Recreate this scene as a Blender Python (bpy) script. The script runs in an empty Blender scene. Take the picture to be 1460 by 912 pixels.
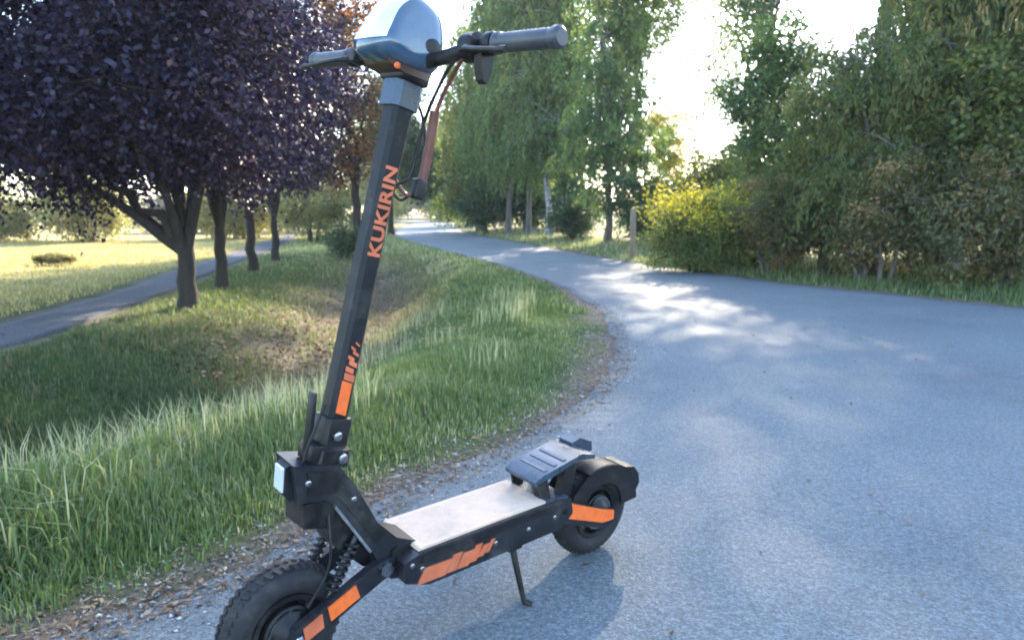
import bpy, bmesh, math
import numpy as np
from mathutils import Matrix, Vector

R = math.radians
scene = bpy.context.scene
col = scene.collection

# ------------------------------------------------------------------ camera
cam_d = bpy.data.cameras.new('camera')
cam = bpy.data.objects.new('camera', cam_d)
col.objects.link(cam)
cam.location = (0, 0, 0.933)
cam.rotation_euler = (R(90 - 8.53), 0, 0)
cam_d.sensor_width = 36.0
cam_d.lens = 36.0 * 1021.5 / 1460
cam_d.clip_start = 0.05
cam_d.clip_end = 2000
cam_d.dof.use_dof = True
cam_d.dof.focus_distance = 1.75
cam_d.dof.aperture_fstop = 5.0
scene.camera = cam

# ------------------------------------------------------------------ sky and sun
SUN_AZ, SUN_EL = 16.0, 29.0            # azimuth to the right of the view, elevation
world = bpy.data.worlds.new('World')
scene.world = world
world.use_nodes = True
wn = world.node_tree
for n in list(wn.nodes):
    wn.nodes.remove(n)
sky = wn.nodes.new('ShaderNodeTexSky')
sky.sky_type = 'NISHITA'
sky.sun_disc = False
sky.sun_elevation = R(SUN_EL)
sky.sun_rotation = R(SUN_AZ)
sky.air_density = 1.0
sky.dust_density = 0.6
sky.ozone_density = 2.0
bg = wn.nodes.new('ShaderNodeBackground')
bg.inputs['Strength'].default_value = 0.14
wo = wn.nodes.new('ShaderNodeOutputWorld')
wn.links.new(sky.outputs[0], bg.inputs['Color'])
wn.links.new(bg.outputs[0], wo.inputs['Surface'])

sun_d = bpy.data.lights.new('sun', 'SUN')
sun_d.energy = 3.0
sun_d.angle = R(0.8)
sun_d.color = (1.0, 0.87, 0.68)
sun = bpy.data.objects.new('sun', sun_d)
col.objects.link(sun)
sd = Vector((math.sin(R(SUN_AZ)) * math.cos(R(SUN_EL)), math.cos(R(SUN_AZ)) * math.cos(R(SUN_EL)), math.sin(R(SUN_EL))))
sun.rotation_euler = sd.to_track_quat('Z', 'Y').to_euler()
sun.location = (10, 30, 20)

scene.view_settings.view_transform = 'Standard'
scene.view_settings.look = 'None'
scene.view_settings.gamma = 1.0
scene.view_settings.exposure = 2.95
scene.render.engine = 'CYCLES'
scene.cycles.use_denoising = True
scene.cycles.filter_width = 1.9
scene.cycles.max_bounces = 10
scene.cycles.diffuse_bounces = 6
scene.cycles.transmission_bounces = 8
scene.cycles.transparent_max_bounces = 8
scene.cycles.sample_clamp_indirect = 8.0


# ------------------------------------------------------------------ helpers
def tag(o, label=None, cat=None, group=None, kind=None):
    if label: o['label'] = label
    if cat: o['category'] = cat
    if group: o['group'] = group
    if kind: o['kind'] = kind
    return o


def empty(name, loc=(0, 0, 0), rz=0.0):
    o = bpy.data.objects.new(name, None)
    o.empty_display_size = 0.1
    col.objects.link(o)
    o.location = loc
    o.rotation_euler = (0, 0, rz)
    return o


def link(name, me, m=None, parent=None):
    o = bpy.data.objects.new(name, me)
    col.objects.link(o)
    if m is not None and not me.materials:
        me.materials.append(m)
    if parent is not None:
        o.parent = parent
    return o


def np_mesh(name, v, f, attr=None, smooth=True):
    """v (n,3), f (m,k) -> mesh; attr: dict of face- or point-domain float arrays"""
    me = bpy.data.meshes.new(name)
    v = np.asarray(v, np.float32)
    f = np.asarray(f, np.int32)
    m, k = f.shape
    me.vertices.add(len(v))
    me.vertices.foreach_set('co', v.ravel())
    me.loops.add(m * k)
    me.loops.foreach_set('vertex_index', f.ravel())
    me.polygons.add(m)
    me.polygons.foreach_set('loop_start', np.arange(0, m * k, k, dtype=np.int32))
    if smooth:
        me.polygons.foreach_set('use_smooth', np.ones(m, bool))
    me.update(calc_edges=True)
    for n, a in (attr or {}).items():
        dom = 'FACE' if len(a) == m and len(a) != len(v) else 'POINT'
        at = me.attributes.new(n, 'FLOAT', dom)
        at.data.foreach_set('value', np.asarray(a, np.float32))
    return me


def copy_tree(o, parent=None):
    c = o.copy()
    col.objects.link(c)
    c.parent = parent
    for ch in list(o.children):
        copy_tree(ch, c)
    return c


def unit(a):
    return a / (np.linalg.norm(a, axis=-1, keepdims=True) + 1e-9)


def vnoise(x, y, seed=0):
    """smooth value noise in [0,1]"""
    xi = np.floor(x).astype(np.int64); yi = np.floor(y).astype(np.int64)
    fx = x - xi; fy = y - yi
    fx = fx * fx * (3 - 2 * fx); fy = fy * fy * (3 - 2 * fy)

    def h(a, b):
        n = (a * 374761393 + b * 668265263 + seed * 1442695041) & 0xFFFFFFFF
        n = ((n ^ (n >> 13)) * 1274126177) & 0xFFFFFFFF
        return ((n ^ (n >> 16)) & 0xFFFF) / 65535.0
    return ((h(xi, yi) * (1 - fx) + h(xi + 1, yi) * fx) * (1 - fy)
            + (h(xi, yi + 1) * (1 - fx) + h(xi + 1, yi + 1) * fx) * fy)


def fbm(x, y, seed=0, o=3):
    s = 0; a = 0.5
    for i in range(o):
        s = s + a * vnoise(x * 2 ** i, y * 2 ** i, seed + i * 7); a *= 0.5
    return s / (1 - 0.5 ** o)


def sstep(a, b, x):
    t = np.clip((x - a) / (b - a), 0, 1)
    return t * t * (3 - 2 * t)


# ------------------------------------------------------------------ materials
def mat(name):
    m = bpy.data.materials.new(name)
    m.use_nodes = True
    nt = m.node_tree
    return m, nt, nt.nodes['Principled BSDF'], nt.nodes['Material Output']


def node(nt, t, **kw):
    n = nt.nodes.new(t)
    for k, v in kw.items():
        if k in n.inputs:
            n.inputs[k].default_value = v
        else:
            setattr(n, k, v)
    return n


def ramp(nt, stops, fac=None):
    r = nt.nodes.new('ShaderNodeValToRGB')
    e = r.color_ramp.elements
    while len(e) < len(stops):
        e.new(0.5)
    for q, (p, c) in zip(e, stops):
        q.position = p
        q.color = (*c, 1)
    if fac is not None:
        nt.links.new(fac, r.inputs[0])
    return r


def solid(name, c, rough=0.5, metal=0.0, var=0.15, scale=40, bump=0.0, coat=0.0, spec=0.5):
    """painted / plastic / metal surface with slight procedural wear"""
    m, nt, p, out = mat(name)
    tc = node(nt, 'ShaderNodeTexCoord')
    nz = node(nt, 'ShaderNodeTexNoise', Scale=scale, Detail=5.0)
    nt.links.new(tc.outputs['Object'], nz.inputs['Vector'])
    lo = tuple(x * (1 - var) for x in c); hi = tuple(min(1, x * (1 + var) + 0.004) for x in c)
    r = ramp(nt, [(0.3, lo), (0.7, hi)], nz.outputs['Fac'])
    dn = node(nt, 'ShaderNodeTexNoise', Scale=9.0, Detail=9.0, Roughness=0.75)
    nt.links.new(tc.outputs['Object'], dn.inputs['Vector'])
    dr = ramp(nt, [(0.5, (0, 0, 0)), (0.72, (1, 1, 1))], dn.outputs['Fac'])
    dmul = node(nt, 'ShaderNodeMath', operation='MULTIPLY')
    dmul.inputs[1].default_value = 0.3
    nt.links.new(dr.outputs[0], dmul.inputs[0])
    dmx = node(nt, 'ShaderNodeMix', data_type='RGBA')
    dmx.inputs[7].default_value = (0.16, 0.14, 0.12, 1)
    nt.links.new(dmul.outputs[0], dmx.inputs[0]); nt.links.new(r.outputs[0], dmx.inputs[6])
    nt.links.new(dmx.outputs[2], p.inputs['Base Color'])
    mr = node(nt, 'ShaderNodeMapRange')
    mr.inputs[1].default_value = 0.3; mr.inputs[2].default_value = 0.7
    mr.inputs[3].default_value = max(0.05, rough - 0.08); mr.inputs[4].default_value = min(1, rough + 0.1)
    nt.links.new(nz.outputs['Fac'], mr.inputs[0])
    nt.links.new(mr.outputs[0], p.inputs['Roughness'])
    p.inputs['Metallic'].default_value = metal
    p.inputs['Specular IOR Level'].default_value = spec
    if coat:
        p.inputs['Coat Weight'].default_value = coat
        p.inputs['Coat Roughness'].default_value = 0.12
    if bump:
        n2 = node(nt, 'ShaderNodeTexNoise', Scale=scale * 12, Detail=2.0)
        nt.links.new(tc.outputs['Object'], n2.inputs['Vector'])
        b = node(nt, 'ShaderNodeBump', Strength=bump, Distance=0.002)
        nt.links.new(n2.outputs['Fac'], b.inputs['Height'])
        nt.links.new(b.outputs[0], p.inputs['Normal'])
    return m


def leaf_mat(name, stops, trans=0.4, tint=(1.3, 1.3, 0.7), rough=0.5, spec=0.4):
    m, nt, p, out = mat(name)
    a = node(nt, 'ShaderNodeAttribute', attribute_name='var')
    r = ramp(nt, stops, a.outputs['Fac'])
    nt.links.new(r.outputs[0], p.inputs['Base Color'])
    p.inputs['Roughness'].default_value = rough
    p.inputs['Specular IOR Level'].default_value = spec
    mul = node(nt, 'ShaderNodeMix', data_type='RGBA', blend_type='MULTIPLY')
    mul.inputs[0].default_value = 1.0
    mul.inputs[7].default_value = (*tint, 1)
    nt.links.new(r.outputs[0], mul.inputs[6])
    t = node(nt, 'ShaderNodeBsdfTranslucent')
    nt.links.new(mul.outputs[2], t.inputs['Color'])
    mx = node(nt, 'ShaderNodeMixShader')
    mx.inputs[0].default_value = trans
    nt.links.new(p.outputs[0], mx.inputs[1])
    nt.links.new(t.outputs[0], mx.inputs[2])
    nt.links.new(mx.outputs[0], out.inputs['Surface'])
    return m


def bark_mat(name, a, b, scale=14, stretch=0.25, marks=None):
    m, nt, p, out = mat(name)
    tc = node(nt, 'ShaderNodeTexCoord')
    mp = node(nt, 'ShaderNodeMapping')
    mp.inputs['Scale'].default_value = (1, 1, stretch)
    nt.links.new(tc.outputs['Object'], mp.inputs['Vector'])
    nz = node(nt, 'ShaderNodeTexNoise', Scale=scale, Detail=8.0, Roughness=0.7)
    nt.links.new(mp.outputs[0], nz.inputs['Vector'])
    r = ramp(nt, [(0.35, a), (0.65, b)], nz.outputs['Fac'])
    nt.links.new(r.outputs[0], p.inputs['Base Color'])
    p.inputs['Roughness'].default_value = 0.9
    bp = node(nt, 'ShaderNodeBump', Strength=0.8, Distance=0.02)
    nt.links.new(nz.outputs['Fac'], bp.inputs['Height'])
    nt.links.new(bp.outputs[0], p.inputs['Normal'])
    return m


def asphalt_mat(name, dark, mid, light, tintc, spec=0.45, rough=0.72):
    m, nt, p, out = mat(name)
    geo = node(nt, 'ShaderNodeNewGeometry')
    vo = node(nt, 'ShaderNodeTexVoronoi', Scale=170.0)
    nt.links.new(geo.outputs['Position'], vo.inputs['Vector'])
    big = node(nt, 'ShaderNodeTexNoise', Scale=0.9, Detail=6.0, Roughness=0.65)
    nt.links.new(geo.outputs['Position'], big.inputs['Vector'])
    fine = node(nt, 'ShaderNodeTexNoise', Scale=55.0, Detail=5.0, Roughness=0.75)
    nt.links.new(geo.outputs['Position'], fine.inputs['Vector'])
    sp = node(nt, 'ShaderNodeSeparateColor')
    nt.links.new(vo.outputs['Color'], sp.inputs[0])
    r1 = ramp(nt, [(0.0, dark), (0.55, mid), (1.0, light)], sp.outputs[0])
    r2 = ramp(nt, [(0.25, (0.66, 0.67, 0.70)), (0.45, (0.93, 0.93, 0.94)), (0.6, (1.02, 1.01, 1.0)), (0.75, (1.22, 1.18, 1.12))], big.outputs['Fac'])
    mul = node(nt, 'ShaderNodeMix', data_type='RGBA', blend_type='MULTIPLY')
    mul.inputs[0].default_value = 1.0
    nt.links.new(r1.outputs[0], mul.inputs[6]); nt.links.new(r2.outputs[0], mul.inputs[7])
    r3 = ramp(nt, [(0.35, (0.7, 0.7, 0.7)), (0.65, tintc)], fine.outputs['Fac'])
    mul2 = node(nt, 'ShaderNodeMix', data_type='RGBA', blend_type='MULTIPLY')
    mul2.inputs[0].default_value = 1.0
    nt.links.new(mul.outputs[2], mul2.inputs[6]); nt.links.new(r3.outputs[0], mul2.inputs[7])
    wob = node(nt, 'ShaderNodeTexNoise', Scale=5.0, Detail=5.0, Roughness=0.7)
    nt.links.new(geo.outputs['Position'], wob.inputs['Vector'])
    vm = node(nt, 'ShaderNodeVectorMath', operation='MULTIPLY_ADD')
    vm.inputs[1].default_value = (0.22, 0.22, 0.22)
    nt.links.new(wob.outputs['Color'], vm.inputs[0]); nt.links.new(geo.outputs['Position'], vm.inputs[2])
    ck = node(nt, 'ShaderNodeTexVoronoi', Scale=0.75, feature='DISTANCE_TO_EDGE')
    nt.links.new(vm.outputs[0], ck.inputs['Vector'])
    msk = node(nt, 'ShaderNodeTexNoise', Scale=0.45, Detail=2.0)
    nt.links.new(geo.outputs['Position'], msk.inputs['Vector'])
    mr0 = node(nt, 'ShaderNodeMapRange')
    mr0.inputs[1].default_value = 0.50; mr0.inputs[2].default_value = 0.62
    mr0.inputs[3].default_value = 0.0; mr0.inputs[4].default_value = 0.006
    nt.links.new(msk.outputs['Fac'], mr0.inputs[0])
    lt = node(nt, 'ShaderNodeMath', operation='LESS_THAN')
    nt.links.new(ck.outputs['Distance'], lt.inputs[0]); nt.links.new(mr0.outputs[0], lt.inputs[1])
    mk = node(nt, 'ShaderNodeMix', data_type='RGBA')
    mk.inputs[7].default_value = (0.035, 0.035, 0.036, 1)
    ltm = node(nt, 'ShaderNodeMath', operation='MULTIPLY')
    ltm.inputs[1].default_value = 0.3
    nt.links.new(lt.outputs[0], ltm.inputs[0])
    nt.links.new(ltm.outputs[0], mk.inputs[0]); nt.links.new(mul2.outputs[2], mk.inputs[6])
    nt.links.new(mk.outputs[2], p.inputs['Base Color'])
    p.inputs['Roughness'].default_value = rough
    p.inputs['Specular IOR Level'].default_value = spec
    add = node(nt, 'ShaderNodeMath', operation='ADD')
    nt.links.new(vo.outputs['Distance'], add.inputs[0]); nt.links.new(fine.outputs['Fac'], add.inputs[1])
    b = node(nt, 'ShaderNodeBump', Strength=0.55, Distance=0.004)
    nt.links.new(add.outputs[0], b.inputs['Height'])
    nt.links.new(b.outputs[0], p.inputs['Normal'])
    return m


def ground_mat():
    m, nt, p, out = mat('soil_and_turf')
    geo = node(nt, 'ShaderNodeNewGeometry')
    dirt = node(nt, 'ShaderNodeAttribute', attribute_name='dirt')
    dry = node(nt, 'ShaderNodeAttribute', attribute_name='dry')
    n1 = node(nt, 'ShaderNodeTexNoise', Scale=1.3, Detail=8.0, Roughness=0.7)
    n2 = node(nt, 'ShaderNodeTexNoise', Scale=38.0, Detail=6.0, Roughness=0.8)
    for n in (n1, n2):
        nt.links.new(geo.outputs['Position'], n.inputs['Vector'])
    turf = ramp(nt, [(0.3, (0.035, 0.06, 0.018)), (0.55, (0.07, 0.10, 0.03)), (0.75, (0.13, 0.125, 0.05))], n1.outputs['Fac'])
    straw = ramp(nt, [(0.3, (0.26, 0.205, 0.085)), (0.55, (0.42, 0.345, 0.15)), (0.75, (0.34, 0.315, 0.12))], n1.outputs['Fac'])
    earth = ramp(nt, [(0.3, (0.07, 0.052, 0.04)), (0.5, (0.17, 0.13, 0.10)), (0.72, (0.30, 0.25, 0.20))], n2.outputs['Fac'])
    m1 = node(nt, 'ShaderNodeMix', data_type='RGBA')
    nt.links.new(dry.outputs['Fac'], m1.inputs[0]); nt.links.new(turf.outputs[0], m1.inputs[6]); nt.links.new(straw.outputs[0], m1.inputs[7])
    m2 = node(nt, 'ShaderNodeMix', data_type='RGBA')
    nt.links.new(dirt.outputs['Fac'], m2.inputs[0]); nt.links.new(m1.outputs[2], m2.inputs[6]); nt.links.new(earth.outputs[0], m2.inputs[7])
    v = ramp(nt, [(0.3, (0.6, 0.6, 0.6)), (0.7, (1.25, 1.25, 1.25))], n2.outputs['Fac'])
    mm = node(nt, 'ShaderNodeMix', data_type='RGBA', blend_type='MULTIPLY')
    mm.inputs[0].default_value = 1.0
    nt.links.new(m2.outputs[2], mm.inputs[6]); nt.links.new(v.outputs[0], mm.inputs[7])
    nt.links.new(mm.outputs[2], p.inputs['Base Color'])
    p.inputs['Roughness'].default_value = 0.95
    p.inputs['Specular IOR Level'].default_value = 0.1
    b = node(nt, 'ShaderNodeBump', Strength=0.8, Distance=0.02)
    nt.links.new(n2.outputs['Fac'], b.inputs['Height'])
    nt.links.new(b.outputs[0], p.inputs['Normal'])
    return m


M = {}
M['asphalt'] = asphalt_mat('asphalt', (0.088, 0.106, 0.113), (0.126, 0.150, 0.160), (0.19, 0.222, 0.232), (1.14, 1.14, 1.14))
M['path'] = asphalt_mat('path_asphalt', (0.065, 0.066, 0.075), (0.11, 0.112, 0.122), (0.19, 0.19, 0.195), (1.15, 1.15, 1.15), 0.1, 0.95)
M['ground'] = ground_mat()
M['plum'] = leaf_mat('plum_leaf', [(0.0, (0.007, 0.006, 0.020)), (0.5, (0.016, 0.012, 0.036)), (0.85, (0.036, 0.021, 0.048)), (1.0, (0.09, 0.042, 0.05))], 0.2, (1.3, 0.8, 1.1), 0.5, 0.35)
M['olive'] = leaf_mat('olive_green_leaf', [(0.0, (0.0551, 0.0903, 0.0266)), (0.5, (0.117, 0.1505, 0.0466)), (0.9, (0.2066, 0.2167, 0.0665)), (1.0, (0.3857, 0.289, 0.0931))], 0.52)
M['birch'] = leaf_mat('birch_leaf', [(0.0, (0.0464, 0.0851, 0.0351)), (0.5, (0.1082, 0.1646, 0.0608)), (0.9, (0.2009, 0.2469, 0.0809)), (1.0, (0.3091, 0.2743, 0.0945))], 0.5, (1.2, 1.3, 0.8))
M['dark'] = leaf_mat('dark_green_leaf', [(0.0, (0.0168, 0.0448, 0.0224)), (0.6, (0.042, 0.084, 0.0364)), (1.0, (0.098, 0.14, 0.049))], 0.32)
M['willow'] = leaf_mat('willow_leaf', [(0.0, (0.0448, 0.0699, 0.0231)), (0.45, (0.1119, 0.1458, 0.044)), (0.8, (0.194, 0.1924, 0.0576)), (0.93, (0.2836, 0.1982, 0.0681)), (1.0, (0.4029, 0.2448, 0.0838))], 0.48)
M['scrub'] = leaf_mat('dry_scrub_leaf', [(0.0, (0.054, 0.0696, 0.0264)), (0.45, (0.1232, 0.1264, 0.0479)), (0.8, (0.2157, 0.1707, 0.0718)), (1.0, (0.4006, 0.2274, 0.1077))], 0.45)
M['yellow'] = leaf_mat('sunlit_yellow_leaf', [(0.0, (0.13, 0.16, 0.03)), (0.4, (0.34, 0.33, 0.05)), (1.0, (0.60, 0.52, 0.09))], 0.5, (1.3, 1.2, 0.6))  # yellow of sunlight put into the leaf colour
M['bushgreen'] = leaf_mat('bush_green_leaf', [(0.0, (0.05, 0.09, 0.03)), (0.5, (0.11, 0.15, 0.045)), (1.0, (0.24, 0.25, 0.06))], 0.42)
M['russet'] = leaf_mat('russet_leaf', [(0.0, (0.04, 0.04, 0.02)), (0.4, (0.09, 0.075, 0.03)), (0.7, (0.19, 0.08, 0.04)), (1.0, (0.30, 0.14, 0.05))], 0.45, (1.4, 1.0, 0.7))
M['pale'] = leaf_mat('pale_leaf', [(0.0, (0.10, 0.12, 0.04)), (0.5, (0.22, 0.22, 0.09)), (1.0, (0.36, 0.32, 0.15))], 0.45)
M['greyleaf'] = leaf_mat('grey_green_leaf', [(0.0, (0.07, 0.08, 0.085)), (0.6, (0.12, 0.13, 0.13)), (1.0, (0.18, 0.18, 0.16))], 0.3)
M['grass'] = leaf_mat('grass_blade', [(0.0, (0.0644, 0.1068, 0.0362)), (0.4, (0.1288, 0.1883, 0.0628)), (0.65, (0.219, 0.2573, 0.1148)), (0.8, (0.4122, 0.3892, 0.2294)), (1.0, (0.6, 0.5524, 0.3864))], 0.45, (1.2, 1.25, 0.7), 0.55, 0.3)
M['drygrass'] = leaf_mat('dry_grass_blade', [(0.0, (0.20, 0.19, 0.06)), (0.4, (0.40, 0.34, 0.13)), (1.0, (0.58, 0.48, 0.24))], 0.4, (1.1, 1.1, 0.8), 0.6, 0.2)
M['bankgrass'] = leaf_mat('bank_grass_blade', [(0.0, (0.0528, 0.0864, 0.0368)), (0.45, (0.1122, 0.1463, 0.0656)), (0.75, (0.2244, 0.1995, 0.105)), (1.0, (0.3696, 0.2793, 0.1772))], 0.4, (1.1, 1.2, 0.7), 0.6, 0.2)
M['litter'] = leaf_mat('fallen_leaf', [(0.0, (0.07, 0.04, 0.025)), (0.5, (0.20, 0.12, 0.07)), (0.85, (0.34, 0.24, 0.15)), (1.0, (0.40, 0.34, 0.26))], 0.2, (1, 0.9, 0.8), 0.7, 0.2)
M['pebble'] = leaf_mat('pebble', [(0.0, (0.10, 0.10, 0.10)), (0.5, (0.24, 0.23, 0.22)), (1.0, (0.50, 0.48, 0.45))], 0.0, (1, 1, 1), 0.8, 0.3)
M['bark'] = bark_mat('dark_bark', (0.008, 0.006, 0.005), (0.03, 0.022, 0.015))
M['greybark'] = bark_mat('grey_bark', (0.05, 0.045, 0.04), (0.16, 0.145, 0.125))
M['whitebark'] = bark_mat('birch_bark', (0.10, 0.10, 0.10), (0.55, 0.56, 0.56), 6, 2.2)
M['wood'] = bark_mat('weathered_wood', (0.17, 0.125, 0.08), (0.36, 0.28, 0.19), 25, 0.08)

# ------------------------------------------------------------------ the lie of the land
_yl = np.array([-30, -4, -0.3, 1.0, 1.48, 1.95, 2.38, 2.9, 3.44, 4.2, 5.07, 6.0, 6.96, 9.0, 11.04, 14, 17, 20, 22.95, 30, 40, 64, 90, 140])
_xl = np.array([-34, -6.0, -2.5, -1.42, -1.0, -0.59, -0.32, 0.03, 0.35, 0.6, 0.76, 0.84, 0.85, 0.66, 0.28, -0.5, -1.38, -2.25, -3.1, -4.9, -6.4, -8.6, -16, -40])
_yr = np.array([-30, -12, -3, 2, 5, 6.96, 9.68, 13.36, 18, 22.95, 30, 40, 64, 90, 140])
_xr = np.array([90, 50, 24, 12, 7.0, 5.02, 3.52, 2.22, 1.15, 0.1, -1.5, -3.1, -5.2, -12, -36])
_yd = np.array([-30, 0, 2, 3, 4, 5, 7, 9, 11, 14, 17, 30])
_xd = np.array([-12, -4.6, -3.1, -2.5, -2.05, -1.8, -1.65, -1.7, -1.85, -2.5, -3.3, -8])


def xL(y):
    return np.interp(y, _yl, _xl)


def xR(y):
    return np.interp(y, _yr, _xr)


def tL(x, y):
    """distance to the left of the road's left edge (true distance, roughly)"""
    sl = (xL(y + 0.2) - xL(y - 0.2)) / 0.4
    return (xL(y) - x) / np.sqrt(1 + sl * sl)


def tR(x, y):
    sl = (xR(y + 0.2) - xR(y - 0.2)) / 0.4
    return (x - xR(y)) / np.sqrt(1 + sl * sl)


_yp = np.array([-30, 2, 5.2, 7.0, 8.5, 11, 13.4, 20, 30, 60])
_xp = np.array([-5, -3.75, -3.85, -4.12, -4.36, -4.95, -5.45, -6.8, -9.2, -18])


def xP(y):
    return np.interp(y, _yp, _xp)


def ground_z(x, y):
    t = tL(x, y); r = tR(x, y)
    out = np.maximum(t, r)
    n = fbm(x * 1.1, y * 1.1, 3) - 0.5
    n2 = fbm(x * 7, y * 7, 9) - 0.5
    z = -0.03 + 0.036 * sstep(-0.12, 0.08, out + 0.1 * n2)
    amp = sstep(0.1, 1.2, out)
    z = z + amp * (0.07 * n + 0.02 * n2)
    # verge crown, then the ditch
    z = z + 0.05 * np.exp(-((t - 0.7) / 0.45) ** 2) * (t > 0) * sstep(0, 0.9, t)
    dd = (x - np.interp(y, _yd, _xd))
    fade = 1 - sstep(11.5, 16.5, y)
    z = z - 0.50 * np.exp(-(dd / 0.78) ** 2) * fade
    # level strip under the footpath
    w = 1 - sstep(0.5, 0.9, np.abs(x - xP(y)))
    z = z * (1 - w) + 0.0 * w
    z = z + 0.12 * sstep(0.6, 3.0, r) * (y < 60)
    return z


def axis(n, c, inner, lo, hi):
    s = np.linspace(-1, 1, n)
    k = 5.2
    g = np.sinh(k * s) / np.sinh(k)
    g = np.where(g < 0, -g * (lo - c), g * (hi - c)) + c
    return g + 0.0 * inner


gx = axis(460, -1.0, 0, -400, 400)
gy = axis(560, 4.0, 0, -60, 900)
X, Y = np.meshgrid(gx, gy)
Z = ground_z(X, Y)
nx, ny = len(gx), len(gy)
idx = np.arange(nx * ny).reshape(ny, nx)
F = np.stack([idx[:-1, :-1], idx[:-1, 1:], idx[1:, 1:], idx[1:, :-1]], -1).reshape(-1, 4)
t_ = tL(X, Y); r_ = tR(X, Y)
edge = np.maximum(t_, r_)
nz = fbm(X * 3, Y * 3, 21)
dirt = (1 - sstep(0.05, 0.34, edge + (nz - 0.5) * 0.6))
dd_ = X - np.interp(Y, _yd, _xd)
dirt = np.maximum(dirt, 0.95 * np.exp(-((dd_ + 0.25) / 1.0) ** 2) * sstep(5, 6.5, Y) * (1 - sstep(13, 16, Y)) * (0.45 + 0.55 * sstep(0.3, 0.5, nz)))
dirt = np.maximum(dirt, 0.9 * np.exp(-((np.abs(X - xP(Y)) - 0.4) / 0.16) ** 2) * sstep(0.3, 0.5, nz))
dirt = np.maximum(dirt, 0.7 * sstep(0.3, 0.9, r_) * (1 - sstep(3, 5, r_)) * sstep(0.35, 0.6, nz))
dry = sstep(0.3, 1.0, xP(Y) - X - 0.2) * (0.7 + 0.5 * nz)
dry = np.maximum(dry, 0.7 * sstep(9, 13, Y) * (edge > 0.4) * sstep(0.3, 0.6, nz))
me = np_mesh('ground', np.stack([X.ravel(), Y.ravel(), Z.ravel()], -1), F, {'dirt': dirt.ravel(), 'dry': np.clip(dry, 0, 1).ravel()})
ground = tag(link('ground', me, M['ground']), kind='structure')


# ------------------------------------------------------------------ road and footpath
def strip(name, ys, fl, fr, k, zf, m):
    xa = fl(ys); xb = fr(ys)
    s = np.linspace(0, 1, k)
    XX = xa[:, None] * (1 - s) + xb[:, None] * s
    YY = np.repeat(ys[:, None], k, 1)
    ZZ = zf(XX, YY, s)
    # turn the two borders down so the sheet has a thickness
    v = np.stack([XX, YY, ZZ], -1)
    lo_a = v[:, :1].copy(); lo_a[..., 2] -= 0.05
    lo_b = v[:, -1:].copy(); lo_b[..., 2] -= 0.05
    v = np.concatenate([lo_a, v, lo_b], 1)
    kk = k + 2
    i = np.arange(len(ys) * kk).reshape(len(ys), kk)
    f = np.stack([i[:-1, :-1], i[:-1, 1:], i[1:, 1:], i[1:, :-1]], -1).reshape(-1, 4)
    return tag(link(name, np_mesh(name, v.reshape(-1, 3), f), m), kind='structure')


def rough_edge(y, amp, seed):
    return amp * ((fbm(y * 2.3, y * 0 + 0.5, seed) - 0.5) + 0.5 * (fbm(y * 11, y * 0 + 3.5, seed + 3) - 0.5))


ys = np.concatenate([np.arange(-28, 0.8, 0.4), np.arange(0.8, 12, 0.03), np.arange(12, 30, 0.15), np.arange(30, 130, 1.0)])
road = strip('road', ys, lambda y: xL(y) + rough_edge(y, 0.16, 5), lambda y: xR(y) + rough_edge(y, 0.3, 15), 24,
             lambda x, y, s: 0.012 * np.sin(math.pi * s) * np.ones_like(x) * 0 + 0.0 + 0 * x, M['asphalt'])
ys2 = np.concatenate([np.arange(-10, 1, 0.5), np.arange(1, 14, 0.06), np.arange(14, 50, 0.5)])
footpath = strip('footpath', ys2, lambda y: xP(y) - 0.30 + rough_edge(y, 0.10, 25), lambda y: xP(y) + 0.30 + rough_edge(y, 0.10, 35), 8,
                 lambda x, y, s: ground_z(x, y) * 0 + 0.012, M['path'])


# ------------------------------------------------------------------ trees and shrubs
def tubes(paths, sides=6):
    """paths: list of (pts (n,3), radii (n,)) -> verts, quads"""
    V, Fq, off = [], [], 0
    for pts, rad in paths:
        pts = np.asarray(pts, float); rad = np.asarray(rad, float)
        n = len(pts)
        d = np.gradient(pts, axis=0); d = unit(d)
        ref = np.array([0.31, 0.95, 0.05])
        s = unit(np.cross(d, ref)); u = np.cross(d, s)
        a = np.linspace(0, 2 * np.pi, sides, endpoint=False)
        ring = pts[:, None] + rad[:, None, None] * (np.cos(a)[None, :, None] * s[:, None] + np.sin(a)[None, :, None] * u[:, None])
        V.append(ring.reshape(-1, 3))
        i = np.arange(n * sides).reshape(n, sides) + off
        j = np.roll(i, -1, 1)
        Fq.append(np.stack([i[:-1], j[:-1], j[1:], i[1:]], -1).reshape(-1, 4))
        off += n * sides
    return np.concatenate(V), np.concatenate(Fq)


def leaf_arrays(pos, d, nrm, ln, wd):
    s = unit(np.cross(d, nrm)); nn = np.cross(s, d)
    mid = pos + d * (ln * 0.48)[:, None]
    lf = (wd * 0.5)[:, None]
    up = nn * (wd * 0.14)[:, None]
    v = np.stack([pos, mid + s * lf + up, pos + d * ln[:, None], mid - s * lf + up], 1)
    n = len(pos)
    f = np.arange(n * 4).reshape(n, 4)
    return v.reshape(-1, 3), f


def bez(a, b, c, n):
    t = np.linspace(0, 1, n)[:, None]
    return (1 - t) ** 2 * a + 2 * t * (1 - t) * b + t * t * c


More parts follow.
